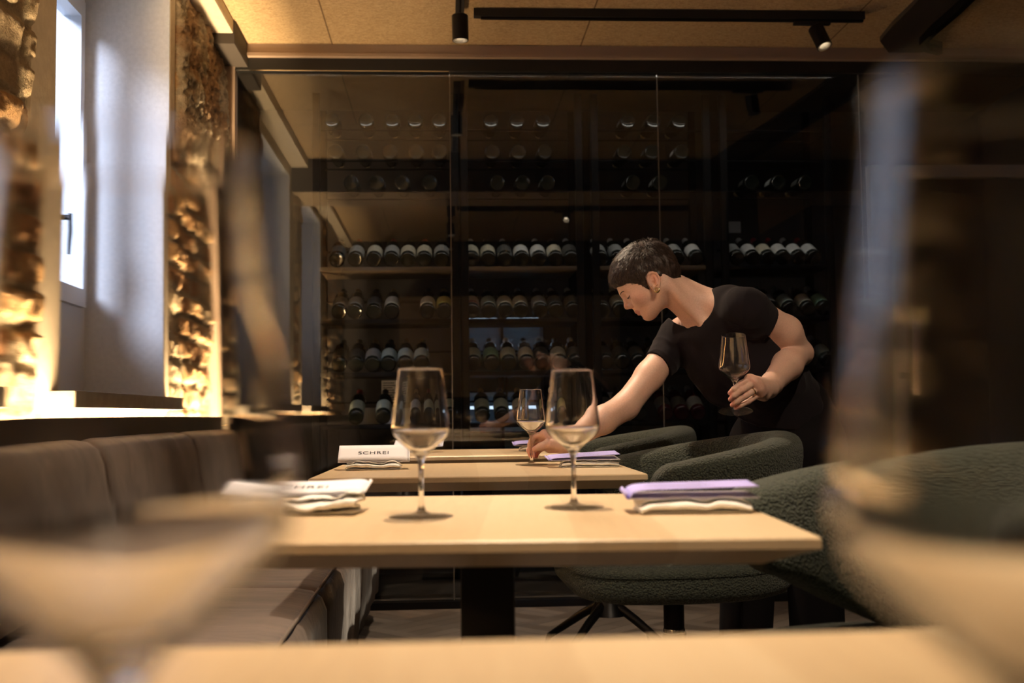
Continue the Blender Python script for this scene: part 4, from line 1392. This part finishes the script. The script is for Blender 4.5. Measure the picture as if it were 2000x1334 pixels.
def torso(b, o=0.0):
    """trunk from shoulders to hips; o puffs it out for the clothes"""
    b.ell(MID - TU * 0.075, TA, (0.145 + o, 0.115 + o, 0.088 + o), 0.02)
    b.ell(MID - TU * 0.150 + (WA - NB) * 0.05, TA, (0.130 + o, 0.120 + o, 0.092 + o), 0.04)
    b.cap(MID - TU * 0.13, WA, 0.100 + o, 0.096 + o, 0.05)
    b.cap(SR * 0.8 + NB * 0.2, MID - TU * 0.02, 0.046 + o, 0.062 + o, 0.03)
    b.cap(SL * 0.8 + NB * 0.2, MID - TU * 0.02, 0.046 + o, 0.062 + o, 0.03)
    b.sph(SR, 0.048 + o, 0.03); b.sph(SL, 0.050 + o, 0.03)
    for s in (-1, 1):                      # bust
        b.ell(MID - TU * 0.150 + TL_ * 0.062 * s + TF * 0.062, TA, (0.058 + o, 0.060 + o, 0.048 + o), 0.03)
    # collar bones and the point of the near shoulder
    for s in (-1, 1):
        b.cap(MID + TF * 0.056 + TL_ * 0.018 * s + TU * 0.010, (SL if s > 0 else SR) * 0.75 + MID * 0.25 + TF * 0.035 + TU * 0.028, 0.008 + o, 0.008 + o, 0.03)
    b.cap(ACR, SL, 0.044 + o, 0.046 + o, 0.03)
    # trapezius
    if o == 0:
        b.cap(H(-0.034, -0.050), NB * 0.75 + ACR * 0.25, 0.026, 0.036, 0.03); b.cap(NB, ACR, 0.040, 0.040, 0.02)
        b.cap(NB, SR * 0.60 + NB * 0.40, 0.034, 0.036, 0.03)
    else:
        b.cap(NB * 0.4 + ACR * 0.6, ACR, 0.040 + o, 0.042 + o, 0.03)
        b.cap(NB * 0.6 + SR * 0.4, SR * 0.70 + NB * 0.30, 0.034 + o, 0.036 + o, 0.03)

body = SDF()
torso(body)
# neck
body.cap(H(-0.016, -0.028), NB - TU * 0.008, 0.0475, 0.055, 0.03)
body.cap(H(-0.022, -0.015, 0.055), MID + TF * 0.048 + TL_ * 0.02 + TU * 0.020, 0.011, 0.007, 0.03)
body.cap(H(-0.022, -0.015, -0.055), MID + TF * 0.048 - TL_ * 0.02 + TU * 0.020, 0.011, 0.007, 0.03)
# ---- head
head = SDF()
head.ell(H(-0.004, 0.038), HA, (0.087, 0.079, 0.071))
head.ell(H(0.040, 0.034), HA, (0.050, 0.060, 0.057), 0.02)
head.ell(H(0.040, -0.012), HA, (0.048, 0.052, 0.056), 0.02)
head.ell(H(0.054, -0.026), HA, (0.036, 0.028, 0.032), 0.015)
head.ell(H(0.040, -0.045), HA, (0.044, 0.024, 0.042), 0.02)
head.sph(H(0.0735, -0.0555), 0.0165, 0.018)
for s in (-1, 1):
    head.cap(H(0.002, -0.026, 0.053 * s), H(0.062, -0.056, 0.016 * s), 0.015, 0.013, 0.022)
    head.ell(H(0.056, -0.002, 0.036 * s), HA, (0.026, 0.022, 0.022), 0.018)
    head.cap(H(0.0815, 0.036, 0.008 * s), H(0.070, 0.038, 0.042 * s), 0.0085, 0.007, 0.015)
    head.sph(H(0.096, 0.0195, 0.030 * s), 0.0135, 0.014, 's')
    head.sph(H(0.0725, 0.0185, 0.0315 * s), 0.0130, 0.003)          # eyeball under lowered lid
    head.cap(H(0.0862, 0.0150, 0.024 * s), H(0.0800, 0.0150, 0.0415 * s), 0.0020, 0.0018, 0.003)   # lid edge
head.cap(H(0.0855, 0.028), H(0.1000, 0.0060), 0.0065, 0.0080, 0.010)
head.ell(H(0.1005, 0.0015), HA, (0.0095, 0.0080, 0.0085), 0.006)
for s in (-1, 1):
    head.ell(H(0.0925, -0.0035, 0.0110 * s), HA, (0.0090, 0.0068, 0.0062), 0.005)
    head.ell(H(0.0985, -0.0092, 0.0055 * s), HA, (0.0045, 0.0024, 0.0026), 0.002, 's')
head.cap(H(0.0900, -0.0080), H(0.0895, -0.0220), 0.0050, 0.0050, 0.006)
# mouth
for s in (-1, 1):
    head.cap(H(0.0918, -0.0265, 0.0), H(0.0815, -0.0300, 0.0215 * s), 0.0050, 0.0022, 0.004)
    head.cap(H(0.0895, -0.0365, 0.0), H(0.0815, -0.0325, 0.0200 * s), 0.0058, 0.0024, 0.004)
    head.cap(H(0.0985, -0.0318, 0.0), H(0.0845, -0.0312, 0.0240 * s), 0.0009, 0.0006, 0.002, 's')
head.ell(H(0.0930, -0.0460), HA, (0.0050, 0.0040, 0.014), 0.006, 's')
# ears
EA = unit(np.array([-0.42, 0.90])); EB = np.array([EA[1], -EA[0]])
def ear(s):
    c0 = np.array([0.0065, -0.003])
    def E(a, b_, o):
        q = c0 + EA * a * 0.92 + EB * b_ * 0.9
        return H(q[0], q[1], s * o)
    la = unit(EA[0] * HF + EA[1] * HU); lb = unit(EB[0] * HF + EB[1] * HU)
    tilt = math.radians(20)
    lo_ = HL * s
    lb2 = unit(lb * math.cos(tilt) - lo_ * math.sin(tilt)); lo2 = np.cross(la, lb2)
    ax = np.stack([la, lb2, lo2])
    head.ell(E(0.004, 0.0, 0.0725), ax, (0.0285, 0.0175, 0.0060), 0.004)
    rim = [(-0.004, 0.016, 0.072), (0.016, 0.0165, 0.0735), (0.028, 0.008, 0.075), (0.031, -0.003, 0.0785), (0.024, -0.0135, 0.0815), (0.008, -0.0175, 0.0825), (-0.010, -0.013, 0.080), (-0.020, -0.004, 0.076)]
    head.ell(E(0.008, 0.003, 0.0795), ax, (0.0190, 0.0098, 0.0058), 0.003, 's')
    head.ell(E(-0.002, 0.004, 0.0770), ax, (0.0080, 0.0062, 0.0075), 0.002, 's')
    for p, q in zip(rim[:-1], rim[1:]):
        head.cap(E(*p), E(*q), 0.0031, 0.0031, 0.002)
    head.ell(E(-0.0200, 0.003, 0.0745), ax, (0.0090, 0.0075, 0.0045), 0.004)
    head.cap(E(-0.006, 0.012, 0.0740), E(0.002, 0.0125, 0.0738), 0.0036, 0.0030, 0.003)     # tragus
    head.cap(E(-0.008, -0.008, 0.0785), E(0.014, -0.006, 0.0790), 0.0026, 0.0022, 0.004)    # antihelix
ear(1); ear(-1)
for op in head.ops:
    body.ops.append(op if op is not head.ops[0] else (op[0], op[1], 0.02, op[3], op[4]))
# ---- arms
body.cap(SR, SR * 0.45 + ER * 0.55, 0.047, 0.040, 0.02)
body.cap(SR * 0.45 + ER * 0.55, ER, 0.040, 0.038, 0.02)
body.cap(ER, ER * 0.62 + WR * 0.38, 0.038, 0.0385, 0.015)
body.cap(ER * 0.62 + WR * 0.38, ER * 0.15 + WR * 0.85, 0.0385, 0.0275, 0.015)
body.cap(ER * 0.15 + WR * 0.85, WR, 0.0275, 0.0245, 0.012)
ML = np.array((0.9610, 3.1300, 1.1030))
body.cap(SL, ML, 0.049, 0.047, 0.02)
body.cap(ML, EL, 0.047, 0.037, 0.02)
body.sph(EL + unit(EL - SL) * 0.006 + np.array([0.008, 0.01, 0.0]), 0.0325, 0.02)
body.cap(EL, EL * 0.62 + WL * 0.38, 0.036, 0.041, 0.008)
body.cap(EL * 0.62 + WL * 0.38, EL * 0.12 + WL * 0.88, 0.041, 0.0290, 0.015)
body.cap(EL * 0.12 + WL * 0.88, WL, 0.0290, 0.0262, 0.012)
# ---- her right hand, pinching the stem of the glass on the table
def hand(W, mcps, fingers, thumb, pr=0.0125, wr=0.020, web=None):
    h_ = SDF()
    for q, m_ in enumerate(mcps):
        h_.cap(W, m_, wr, pr if q < 3 else pr * 0.92, 0.016)
    for a, b_ in zip(mcps[:-1], mcps[1:]):
        h_.cap(a, b_, pr * 0.92, pr * 0.92, 0.010)
    for m_, f_, s in zip(mcps, fingers, (1.0, 1.04, 0.98, 0.86)):
        h_.chain([m_] + f_, [0.0094 * s, 0.0085 * s, 0.0076 * s, 0.0064 * s], 0.0015, 0.003)
    h_.chain(thumb, [0.0165, 0.0125, 0.0100, 0.0078], 0.012, 0.004)
    return h_
RM = [np.array((0.2670, 3.0400, 0.8270)), np.array((0.2650, 3.0620, 0.8190)), np.array((0.2720, 3.0820, 0.8060)), np.array((0.2830, 3.0970, 0.7940))]
RFI = [[np.array((0.2380, 3.0540, 0.8230)), np.array((0.2290, 3.0575, 0.8000)), np.array((0.2300, 3.0575, 0.7790))],
       [np.array((0.2350, 3.0760, 0.8090)), np.array((0.2270, 3.0720, 0.7840)), np.array((0.2310, 3.0640, 0.7670))],
       [np.array((0.2460, 3.0920, 0.7990)), np.array((0.2350, 3.0860, 0.7800)), np.array((0.2370, 3.0760, 0.7660))],
       [np.array((0.2620, 3.1040, 0.7860)), np.array((0.2490, 3.0980, 0.7730)), np.array((0.2470, 3.0880, 0.7650))]]
RT = [np.array((0.3000, 3.0400, 0.7970)), np.array((0.2730, 3.0180, 0.8020)), np.array((0.2540, 3.0180, 0.7950)), np.array((0.2390, 3.0305, 0.7880))]
hr = hand(WR, RM, RFI, RT)
hr.cap(WR, (0.2800, 3.0450, 0.7890), 0.020, 0.0135, 0.014)
body.ops += [(o_[0], o_[1], 0.012 if i == 0 else o_[2], o_[3], o_[4]) for i, o_ in enumerate(hr.ops)]
# ---- her left hand, closed round the stem of the glass she carries
LM = [np.array((0.7870, 2.8750, 0.9650)), np.array((0.7990, 2.8710, 0.9570)), np.array((0.8100, 2.8740, 0.9420)), np.array((0.8160, 2.8840, 0.9280))]
LFI = [[np.array((0.7600, 2.8600, 0.9530)), np.array((0.7420, 2.8600, 0.9400)), np.array((0.7330, 2.8680, 0.9300))],
       [np.array((0.7620, 2.8540, 0.9380)), np.array((0.7430, 2.8600, 0.9240)), np.array((0.7340, 2.8690, 0.9140))],
       [np.array((0.7700, 2.8580, 0.9220)), np.array((0.7500, 2.8630, 0.9080)), np.array((0.7390, 2.8730, 0.8990))],
       [np.array((0.7810, 2.8700, 0.9080)), np.array((0.7610, 2.8700, 0.8980)), np.array((0.7490, 2.8760, 0.8910))]]
LT = [np.array((0.8350, 2.9150, 0.9240)), np.array((0.8050, 2.9150, 0.9280)), np.array((0.7780, 2.9060, 0.9340)), np.array((0.7560, 2.8975, 0.9390))]
hl = hand(WL, LM, LFI, LT)
body.ops += [(o_[0], o_[1], 0.012 if i == 0 else o_[2], o_[3], o_[4]) for i, o_ in enumerate(hl.ops)]

V, F_ = surface_net(body, (0.20, 2.80, 0.74), (1.16, 3.48, 1.40), 0.0021)
# skin tints: lips, knuckles and finger tips, ears, cheeks
def near_(p, r):
    return np.clip(1 - np.linalg.norm(V - np.asarray(p), axis=1) / r, 0, 1)[:, None]
skin = np.tile(np.array([0.67, 0.42, 0.32]), (len(V), 1))
red = np.array([0.66, 0.22, 0.17]); lip = np.array([0.52, 0.23, 0.19])
for fs in (RFI, LFI):
    for f_ in fs:
        skin += (red - skin) * 0.7 * np.sqrt(near_(f_[2], 0.016)); skin += (red - skin) * 0.45 * near_(f_[0], 0.014); 
for t_ in (RT, LT):
    skin += (red - skin) * 0.7 * near_(t_[3], 0.017)
for m_ in RM + LM:
    skin += (red - skin) * 0.25 * near_(m_, 0.03)
for s in (-1, 1):
    skin += (red - skin) * 0.35 * near_(H(0.058, -0.004, 0.050 * s), 0.03)
    skin += (red - skin) * 0.45 * near_(H(-0.006, 0.004, 0.078 * s), 0.03)
skin += (red - skin) * 0.4 * near_(H(0.106, 0.0, 0), 0.016)
lp = (V - O) @ HA.T
lm = ((lp[:, 0] > 0.078) & (lp[:, 1] < -0.0225) & (lp[:, 1] > -0.0415) & (np.abs(lp[:, 2]) < 0.0215 - 0.9 * np.abs(lp[:, 1] + 0.031)))
skin[lm] = lip
m = mat('skin', (0.6, 0.38, 0.27), 0.48)
n, l, b = nt(m)
vc = node(m, 'ShaderNodeVertexColor', layer_name='Col')
v = coords(m)
t = node(m, 'ShaderNodeTexNoise', i_Scale=240.0, i_Detail=4.0); l.new(v, t.inputs['Vector'])
r = ramp(m, [(0.3, (0.88, 0.86, 0.86)), (0.7, (1.0, 1.0, 1.0))]); l.new(t.outputs['Fac'], r.inputs[0])
mm = node(m, 'ShaderNodeMix', data_type='RGBA', blend_type='MULTIPLY'); mm.inputs[0].default_value = 1.0
l.new(vc.outputs['Color'], mm.inputs[6]); l.new(r.outputs[0], mm.inputs[7]); l.new(mm.outputs[2], b.inputs['Base Color'])
bp = node(m, 'ShaderNodeBump', i_Strength=0.12, i_Distance=0.001); l.new(t.outputs['Fac'], bp.inputs['Height']); l.new(bp.outputs[0], b.inputs['Normal'])
b.inputs['Subsurface Weight'].default_value = 0.12
b.inputs['Subsurface Radius'].default_value = (0.010, 0.004, 0.002)
b.inputs['Subsurface Scale'].default_value = 0.6
FEET = (1.02, 3.36, 0.0)
wm = np_mesh('person', V - np.array(FEET), F_, 'skin', colors=skin)
wm.location = FEET
tag(wm, 'woman in black leaning over a table, setting down one wine glass and holding another', 'person')
def off(V): return V - np.array(FEET)

# ---- hair: a cropped cap of hair plus loose tufts
HAIRLINE = np.array([(0.098, 0.070), (0.080, 0.056), (0.058, 0.043), (0.040, 0.024), (0.037, -0.015), (0.029, -0.018), (0.025, 0.008), (0.016, 0.025), (-0.004, 0.030), (-0.015, 0.012), (-0.014, -0.012),
                     (-0.013, -0.026), (-0.030, -0.021), (-0.062, -0.043), (-0.10, -0.03), (-0.13, 0.06), (-0.05, 0.16), (0.07, 0.16), (0.13, 0.10)])
def polydist(q):
    d = np.full(len(q), 1e9); ins = np.zeros(len(q), bool)
    n_ = len(HAIRLINE)
    for i in range(n_):
        a, b_ = HAIRLINE[i], HAIRLINE[(i + 1) % n_]
        ba = b_ - a; pa = q - a
        h = np.clip((pa @ ba) / (ba @ ba), 0, 1)
        d = np.minimum(d, np.linalg.norm(pa - h[:, None] * ba, axis=1))
        c = ((a[1] > q[:, 1]) != (b_[1] > q[:, 1])) & (q[:, 0] < (b_[0] - a[0]) * (q[:, 1] - a[1]) / (b_[1] - a[1] + 1e-12) + a[0])
        ins ^= c
    return np.where(ins, -d, d)
hair = SDF()
hair.ell(H(-0.006, 0.042), HA, (0.092, 0.083, 0.0755))
hair.ell(H(0.038, 0.068), HA, (0.051, 0.046, 0.058), 0.03)
hair.ell(H(-0.040, 0.005), HA, (0.050, 0.055, 0.060), 0.02)
def hair_cut(P):
    q = (P - O) @ HA.T
    return polydist(q[:, :2])
hair.ell(H(0.014, 0.018), HA, (0.044, 0.050, 0.0745), 0.01)
hair.fn(hair_cut, 0.004, 'i')
def hair_wave(P):
    q = (P - O) @ HA.T
    return None
VH, FH = surface_net(hair, O - 0.17, O + 0.17, 0.0024)
q = (VH - O) @ HA.T
nz = fbm(q[:, 0] * 70, q[:, 1] * 40, q[:, 2] * 70, oct=3, seed=5) - 0.5
nv = VH - H(-0.005, 0.04); nv /= np.linalg.norm(nv, axis=1)[:, None]
VH = VH + nv * (nz * 0.012)[:, None]
rng = np.random.RandomState(3)
sel = rng.choice(len(VH), 7000, replace=False)
tv, tf = [], []
base = 0
for i in sel:
    p = VH[i]; nrm = nv[i]
    lq = q[i]
    if (p - O) @ HL < -0.03 and rng.rand() < 0.6:
        continue
    top = np.clip((lq[1] - 0.03) / 0.06, 0, 1)
    # flow: forward over the crown, down at the sides and nape
    g = HF * (0.9 * top + 0.25 * (lq[0] > 0)) - HU * (1.0 - 0.75 * top) * (1 if lq[0] < 0.03 else 0.8) + HL * rng.normal() * 0.35 + HF * rng.normal() * 0.25
    if lq[0] < -0.05:
        g = g - HF * 0.5 * top - HU * 0.3
    g = g - nrm * (g @ nrm); g = unit(g)
    side = np.cross(g, nrm)
    L = rng.uniform(0.012, 0.026) * (0.6 + 0.6 * top)
    w = rng.uniform(0.0006, 0.0014)
    lift = rng.uniform(0.001, 0.007) * (0.55 + 0.8 * top)
    curl = rng.normal() * 0.007
    ring = []
    for k in range(5):
        t_ = k / 4
        c = p - nrm * 0.002 + g * L * t_ + nrm * (lift * math.sin(t_ * 2.4) ) + side * curl * t_ * t_
        ww = w * (1 - t_ ** 2 * 0.9)
        ring.append((c + side * ww, c + nrm * ww * 0.6, c - side * ww))
    # keep the tufts off the face
    tip = (ring[-1][1] - O) @ HA.T
    if polydist(tip[None, :2])[0] > 0.004:
        continue
    for r_ in ring:
        tv.extend(r_)
    for k in range(4):
        a = base + k * 3
        for j in range(2):
            tf.append((a + j, a + j + 3, a + j + 4, a + j + 1))
    base += 15
VA = np.concatenate([VH, np.array(tv)]); FA = np.concatenate([FH, np.array(tf) + len(VH)])
m = mat('hair', (0.040, 0.024, 0.016), 0.45, Specular_IOR_Level=0.3)
noise_color(m, (1, 1, 1), 160.0, [(0.3, (0.011, 0.006, 0.0045)), (0.7, (0.045, 0.025, 0.017))])
np_mesh('hair', off(VA), FA, 'hair', wm)

# ---- eyebrows and lowered lashes, laid on the skin
def on_face(u, s_):
    lo_f, hi_f = 0.02, 0.13
    for _ in range(22):
        mid = (lo_f + hi_f) / 2
        if body(H(mid, u, s_)[None, :], FACE)[0] < 0:
            lo_f = mid
        else:
            hi_f = mid
    return hi_f
FACE = body.near(H(0.07, 0.025), 0.07)
mat('brow_hair', (0.035, 0.02, 0.014), 0.6)
for sgn in (1, -1):
    for nm, pts, rad in (('eyebrow', [(0.0390, 0.012), (0.0415, 0.020), (0.0420, 0.028), (0.0405, 0.036), (0.0375, 0.043)], 0.0012),
                         ('eyelashes', [(0.0195, 0.0160), (0.0170, 0.023), (0.0158, 0.030), (0.0165, 0.038), (0.0190, 0.0460)], 0.0012)):
        P_ = []
        for (u0, s0), (u1, s1) in zip(pts[:-1], pts[1:]):
            for k in range(4):
                t_ = k / 4
                u, s_ = u0 + (u1 - u0) * t_, (s0 + (s1 - s0) * t_) * sgn
                P_.append(off(H(on_face(u, s_) + 0.0002, u, s_)))
        n_ = len(P_)
        bm = bmesh.new(); tube(bm, P_, [rad * (0.45 + 0.75 * math.sin(math.pi * (0.12 + 0.80 * i / n_))) for i in range(n_)], 8)
        obj(nm, bm, 'brow_hair', wm, smooth=True)

# ---- black T-shirt
shirt = SDF()
torso(shirt, 0.010)
shirt.cap(MID - TU * 0.10 - TL_ * 0.085 + TF * 0.03, WA * 0.4 + MID * 0.6 - TL_ * 0.05 + TF * 0.04, 0.055, 0.045, 0.04)   # cloth hanging forward
shirt.cap(WA * 0.6 + MID * 0.4, WA + (PC - WA) * 0.45, 0.106, 0.130, 0.04)
dR = unit(ER - SR); dL = unit(EL - SL)
sr_ = SDF(); sr_.cap(SR - dR * 0.02, SR + dR * 0.16, 0.058, 0.0475); sr_.plane(SR + dR * 0.112, dR + TU * 0.12)
sl_ = SDF(); sl_.cap(SL - dL * 0.03, SL + dL * 0.12, 0.055, 0.060); sl_.plane(SL + dL * 0.060, dL - TU * 0.05)
shirt.group(sr_, 0.018); shirt.group(sl_, 0.018)
NK = np.array((0.6940, 3.1700, 1.1990))
VW = unit(NK - np.array([0, 0, 0.886]))
shirt.cap(NK - VW * 0.25, NK + VW * 0.14, 0.0735, 0.0735, 0.003, 's')
shirt.plane(WA + (PC - WA) * 0.25, unit(PC - WA) * 1.0 + np.array([0, 0, -0.35]))
def folds(V):
    d = V - MID
    u, v, w = d @ TL_, d @ TU, d @ TF
    n1 = fbm(V[:, 0] * 9, V[:, 1] * 9, V[:, 2] * 9, oct=2, seed=8) - 0.5
    n2 = fbm(V[:, 0] * 26, V[:, 1] * 26, V[:, 2] * 20, oct=3, seed=18) - 0.5
    def ridge(x):
        return (1 - np.abs(np.sin(x))) ** 2
    front = np.clip(-v / 0.06, 0, 1)
    a = ridge(u * 26 + v * 9 + 5.0 * n1) * front                    # long drapes falling from the shoulders
    ra = np.linalg.norm(V - SR, axis=1); rb = np.linalg.norm(V - SL, axis=1)
    b_ = ridge((V - SR) @ dR * 55 + 5 * n1 + u * 20) * np.clip(1 - ra / 0.17, 0, 1)      # creases round the far sleeve
    c = ridge(np.arctan2((V - SL) @ TU, (V - SL) @ TL_) * 4.0 + 3 * n1) * np.clip(1 - rb / 0.20, 0, 1)
    return 0.0055 * a + 0.0060 * b_ + 0.0018 * c + 0.005 * n2 + 0.004 * n1 - 0.003
VS, FS = surface_net(shirt, (0.52, 2.90, 0.74), (1.22, 3.52, 1.34), 0.0030)
def vert_normals(V, F_):
    a = V[F_[:, 2]] - V[F_[:, 0]]; b_ = V[F_[:, 3]] - V[F_[:, 1]]
    nn = np.cross(a, b_)
    N_ = np.zeros_like(V)
    for k in range(4):
        np.add.at(N_, F_[:, k], nn)
    return N_ / (np.linalg.norm(N_, axis=1)[:, None] + 1e-12)
NS = vert_normals(VS, FS)
if (NS * (VS - VS.mean(0))).sum() < 0:
    NS = -NS
ed = np.clip(shirt.prim(('c', (NK - VW * 0.25, NK + VW * 0.14, 0.0735, 0.0735)), VS) / 0.05, 0, 1) ** 1.5
VS = VS + NS * (folds(VS) * ed)[:, None]
m = mat('black_cotton', (0.0105, 0.0075, 0.0095), 0.9, Specular_IOR_Level=0.12)
n, l, b = nt(m)
b.inputs['Sheen Weight'].default_value = 0.06; b.inputs['Sheen Roughness'].default_value = 0.5
np_mesh('t_shirt', off(VS), FS, 'black_cotton', wm)

# ---- black trousers and shoes
HR = PC - TL_ * 0.085 + np.array([0, 0, -0.03]); HL_ = PC + TL_ * 0.085 + np.array([0, 0, -0.02])
KR = np.array((0.9130, 3.4000, 0.4530)); KL = np.array((1.0830, 3.3000, 0.4620))
AR = np.array([KR[0] - 0.01, KR[1] + 0.03, 0.10]); AL = np.array([KL[0] + 0.02, KL[1] + 0.05, 0.10])
tr = SDF()
XA = np.stack([unit([0.8, -0.6, 0]), np.array([0, 0, 1.0]), unit([-0.6, -0.8, 0])])
tr.ell(PC, XA, (0.180, 0.150, 0.130))
tr.cap(PC, WA + (PC - WA) * 0.1, 0.125, 0.118, 0.06)
tr.cap(HR, KR, 0.100, 0.084, 0.03); tr.cap(KR, AR, 0.084, 0.080, 0.03)
tr.cap(HL_, KL, 0.100, 0.084, 0.03); tr.cap(KL, AL, 0.084, 0.080, 0.03)
tr.plane((0, 0, 0.045), (0, 0, -1))
VT, FT = surface_net(tr, (0.74, 3.05, 0.0), (1.34, 3.62, 1.02), 0.006)
NT = vert_normals(VT, FT)
VT = VT + NT * (0.010 * (fbm(VT[:, 0] * 14, VT[:, 1] * 14, VT[:, 2] * 6, oct=3, seed=12) - 0.5))[:, None]
mat('black_twill', (0.008, 0.0065, 0.0075), 0.9, Specular_IOR_Level=0.12)
np_mesh('trousers', off(VT), FT, 'black_twill', wm)
for A_ in (AR, AL):
    sh = SDF()
    d = unit([-0.75, -0.65, 0])
    sh.cap((A_[0] - d[0] * 0.05, A_[1] - d[1] * 0.05, 0.040), (A_[0] + d[0] * 0.14, A_[1] + d[1] * 0.14, 0.030), 0.042, 0.036)
    sh.cap((A_[0], A_[1], 0.04), (A_[0], A_[1], 0.11), 0.040, 0.040, 0.03)
    sh.plane((0, 0, 0.002), (0, 0, -1))
    v_, f_ = surface_net(sh, (A_[0] - 0.25, A_[1] - 0.25, -0.01), (A_[0] + 0.25, A_[1] + 0.25, 0.17), 0.006)
    np_mesh('shoe', off(v_), f_, 'black_matt', wm)

# ---- jewellery
m = mat('gold', (0.75, 0.55, 0.28), 0.2, 1.0)
ec = H(0.0175, -0.0235, 0.081)
bm = bmesh.new()
tube(bm, [tuple(off(ec + 0.0056 * (HF * math.cos(a) + HU * math.sin(a)))) for a in [2 * math.pi * i / 20 for i in range(20)]], [0.0015 + 0.0019 * (0.5 - 0.5 * math.sin(2 * math.pi * i / 20)) for i in range(20)], 10, closed=True)
o = obj('earring', bm, 'gold', wm, smooth=True)
bm = bmesh.new()
c2 = H(0.010, -0.014, 0.0825)
tube(bm, [tuple(off(c2 + 0.0045 * (HF * math.cos(a) + HL * math.sin(a)))) for a in [2 * math.pi * i / 16 for i in range(16)]], 0.0010, 8, closed=True)
obj('ear_cuff', bm, 'gold', wm, smooth=True)
bd = unit(WR - ER); u_ = unit(np.cross(bd, [0, 0, 1])); w_ = np.cross(bd, u_)
bc = WR + bd * 0.004
bm = bmesh.new()
for i in range(30):
    a = 2 * math.pi * i / 30
    p = bc + 0.0285 * (u_ * math.cos(a) + w_ * math.sin(a))
    bmesh.ops.create_icosphere(bm, subdivisions=1, radius=0.0024 if i % 3 else 0.0030, matrix=Matrix.Translation(Vector(off(p))))
mat('beads', (0.20, 0.14, 0.10), 0.15, 0.7)
obj('bracelet', bm, 'beads', wm, smooth=True)
rp = LFI[2][0] * 0.45 + LM[2] * 0.55; rd = unit(LFI[2][0] - LM[2]); u_ = unit(np.cross(rd, [0, 0, 1])); w_ = np.cross(rd, u_)
bm = bmesh.new()
tube(bm, [tuple(off(rp + 0.0102 * (u_ * math.cos(a) + w_ * math.sin(a)))) for a in [2 * math.pi * i / 24 for i in range(24)]], 0.0012, 8, closed=True)
obj('ring', bm, 'gold', wm, smooth=True)

# ---- the glass in her left hand
g = put_glass(False, (0.7520, 2.8900, 0.8820), 'clear wine glass held by its stem in the woman\'s hand', tilt=(math.radians(15.5), math.radians(-4.5), 0))
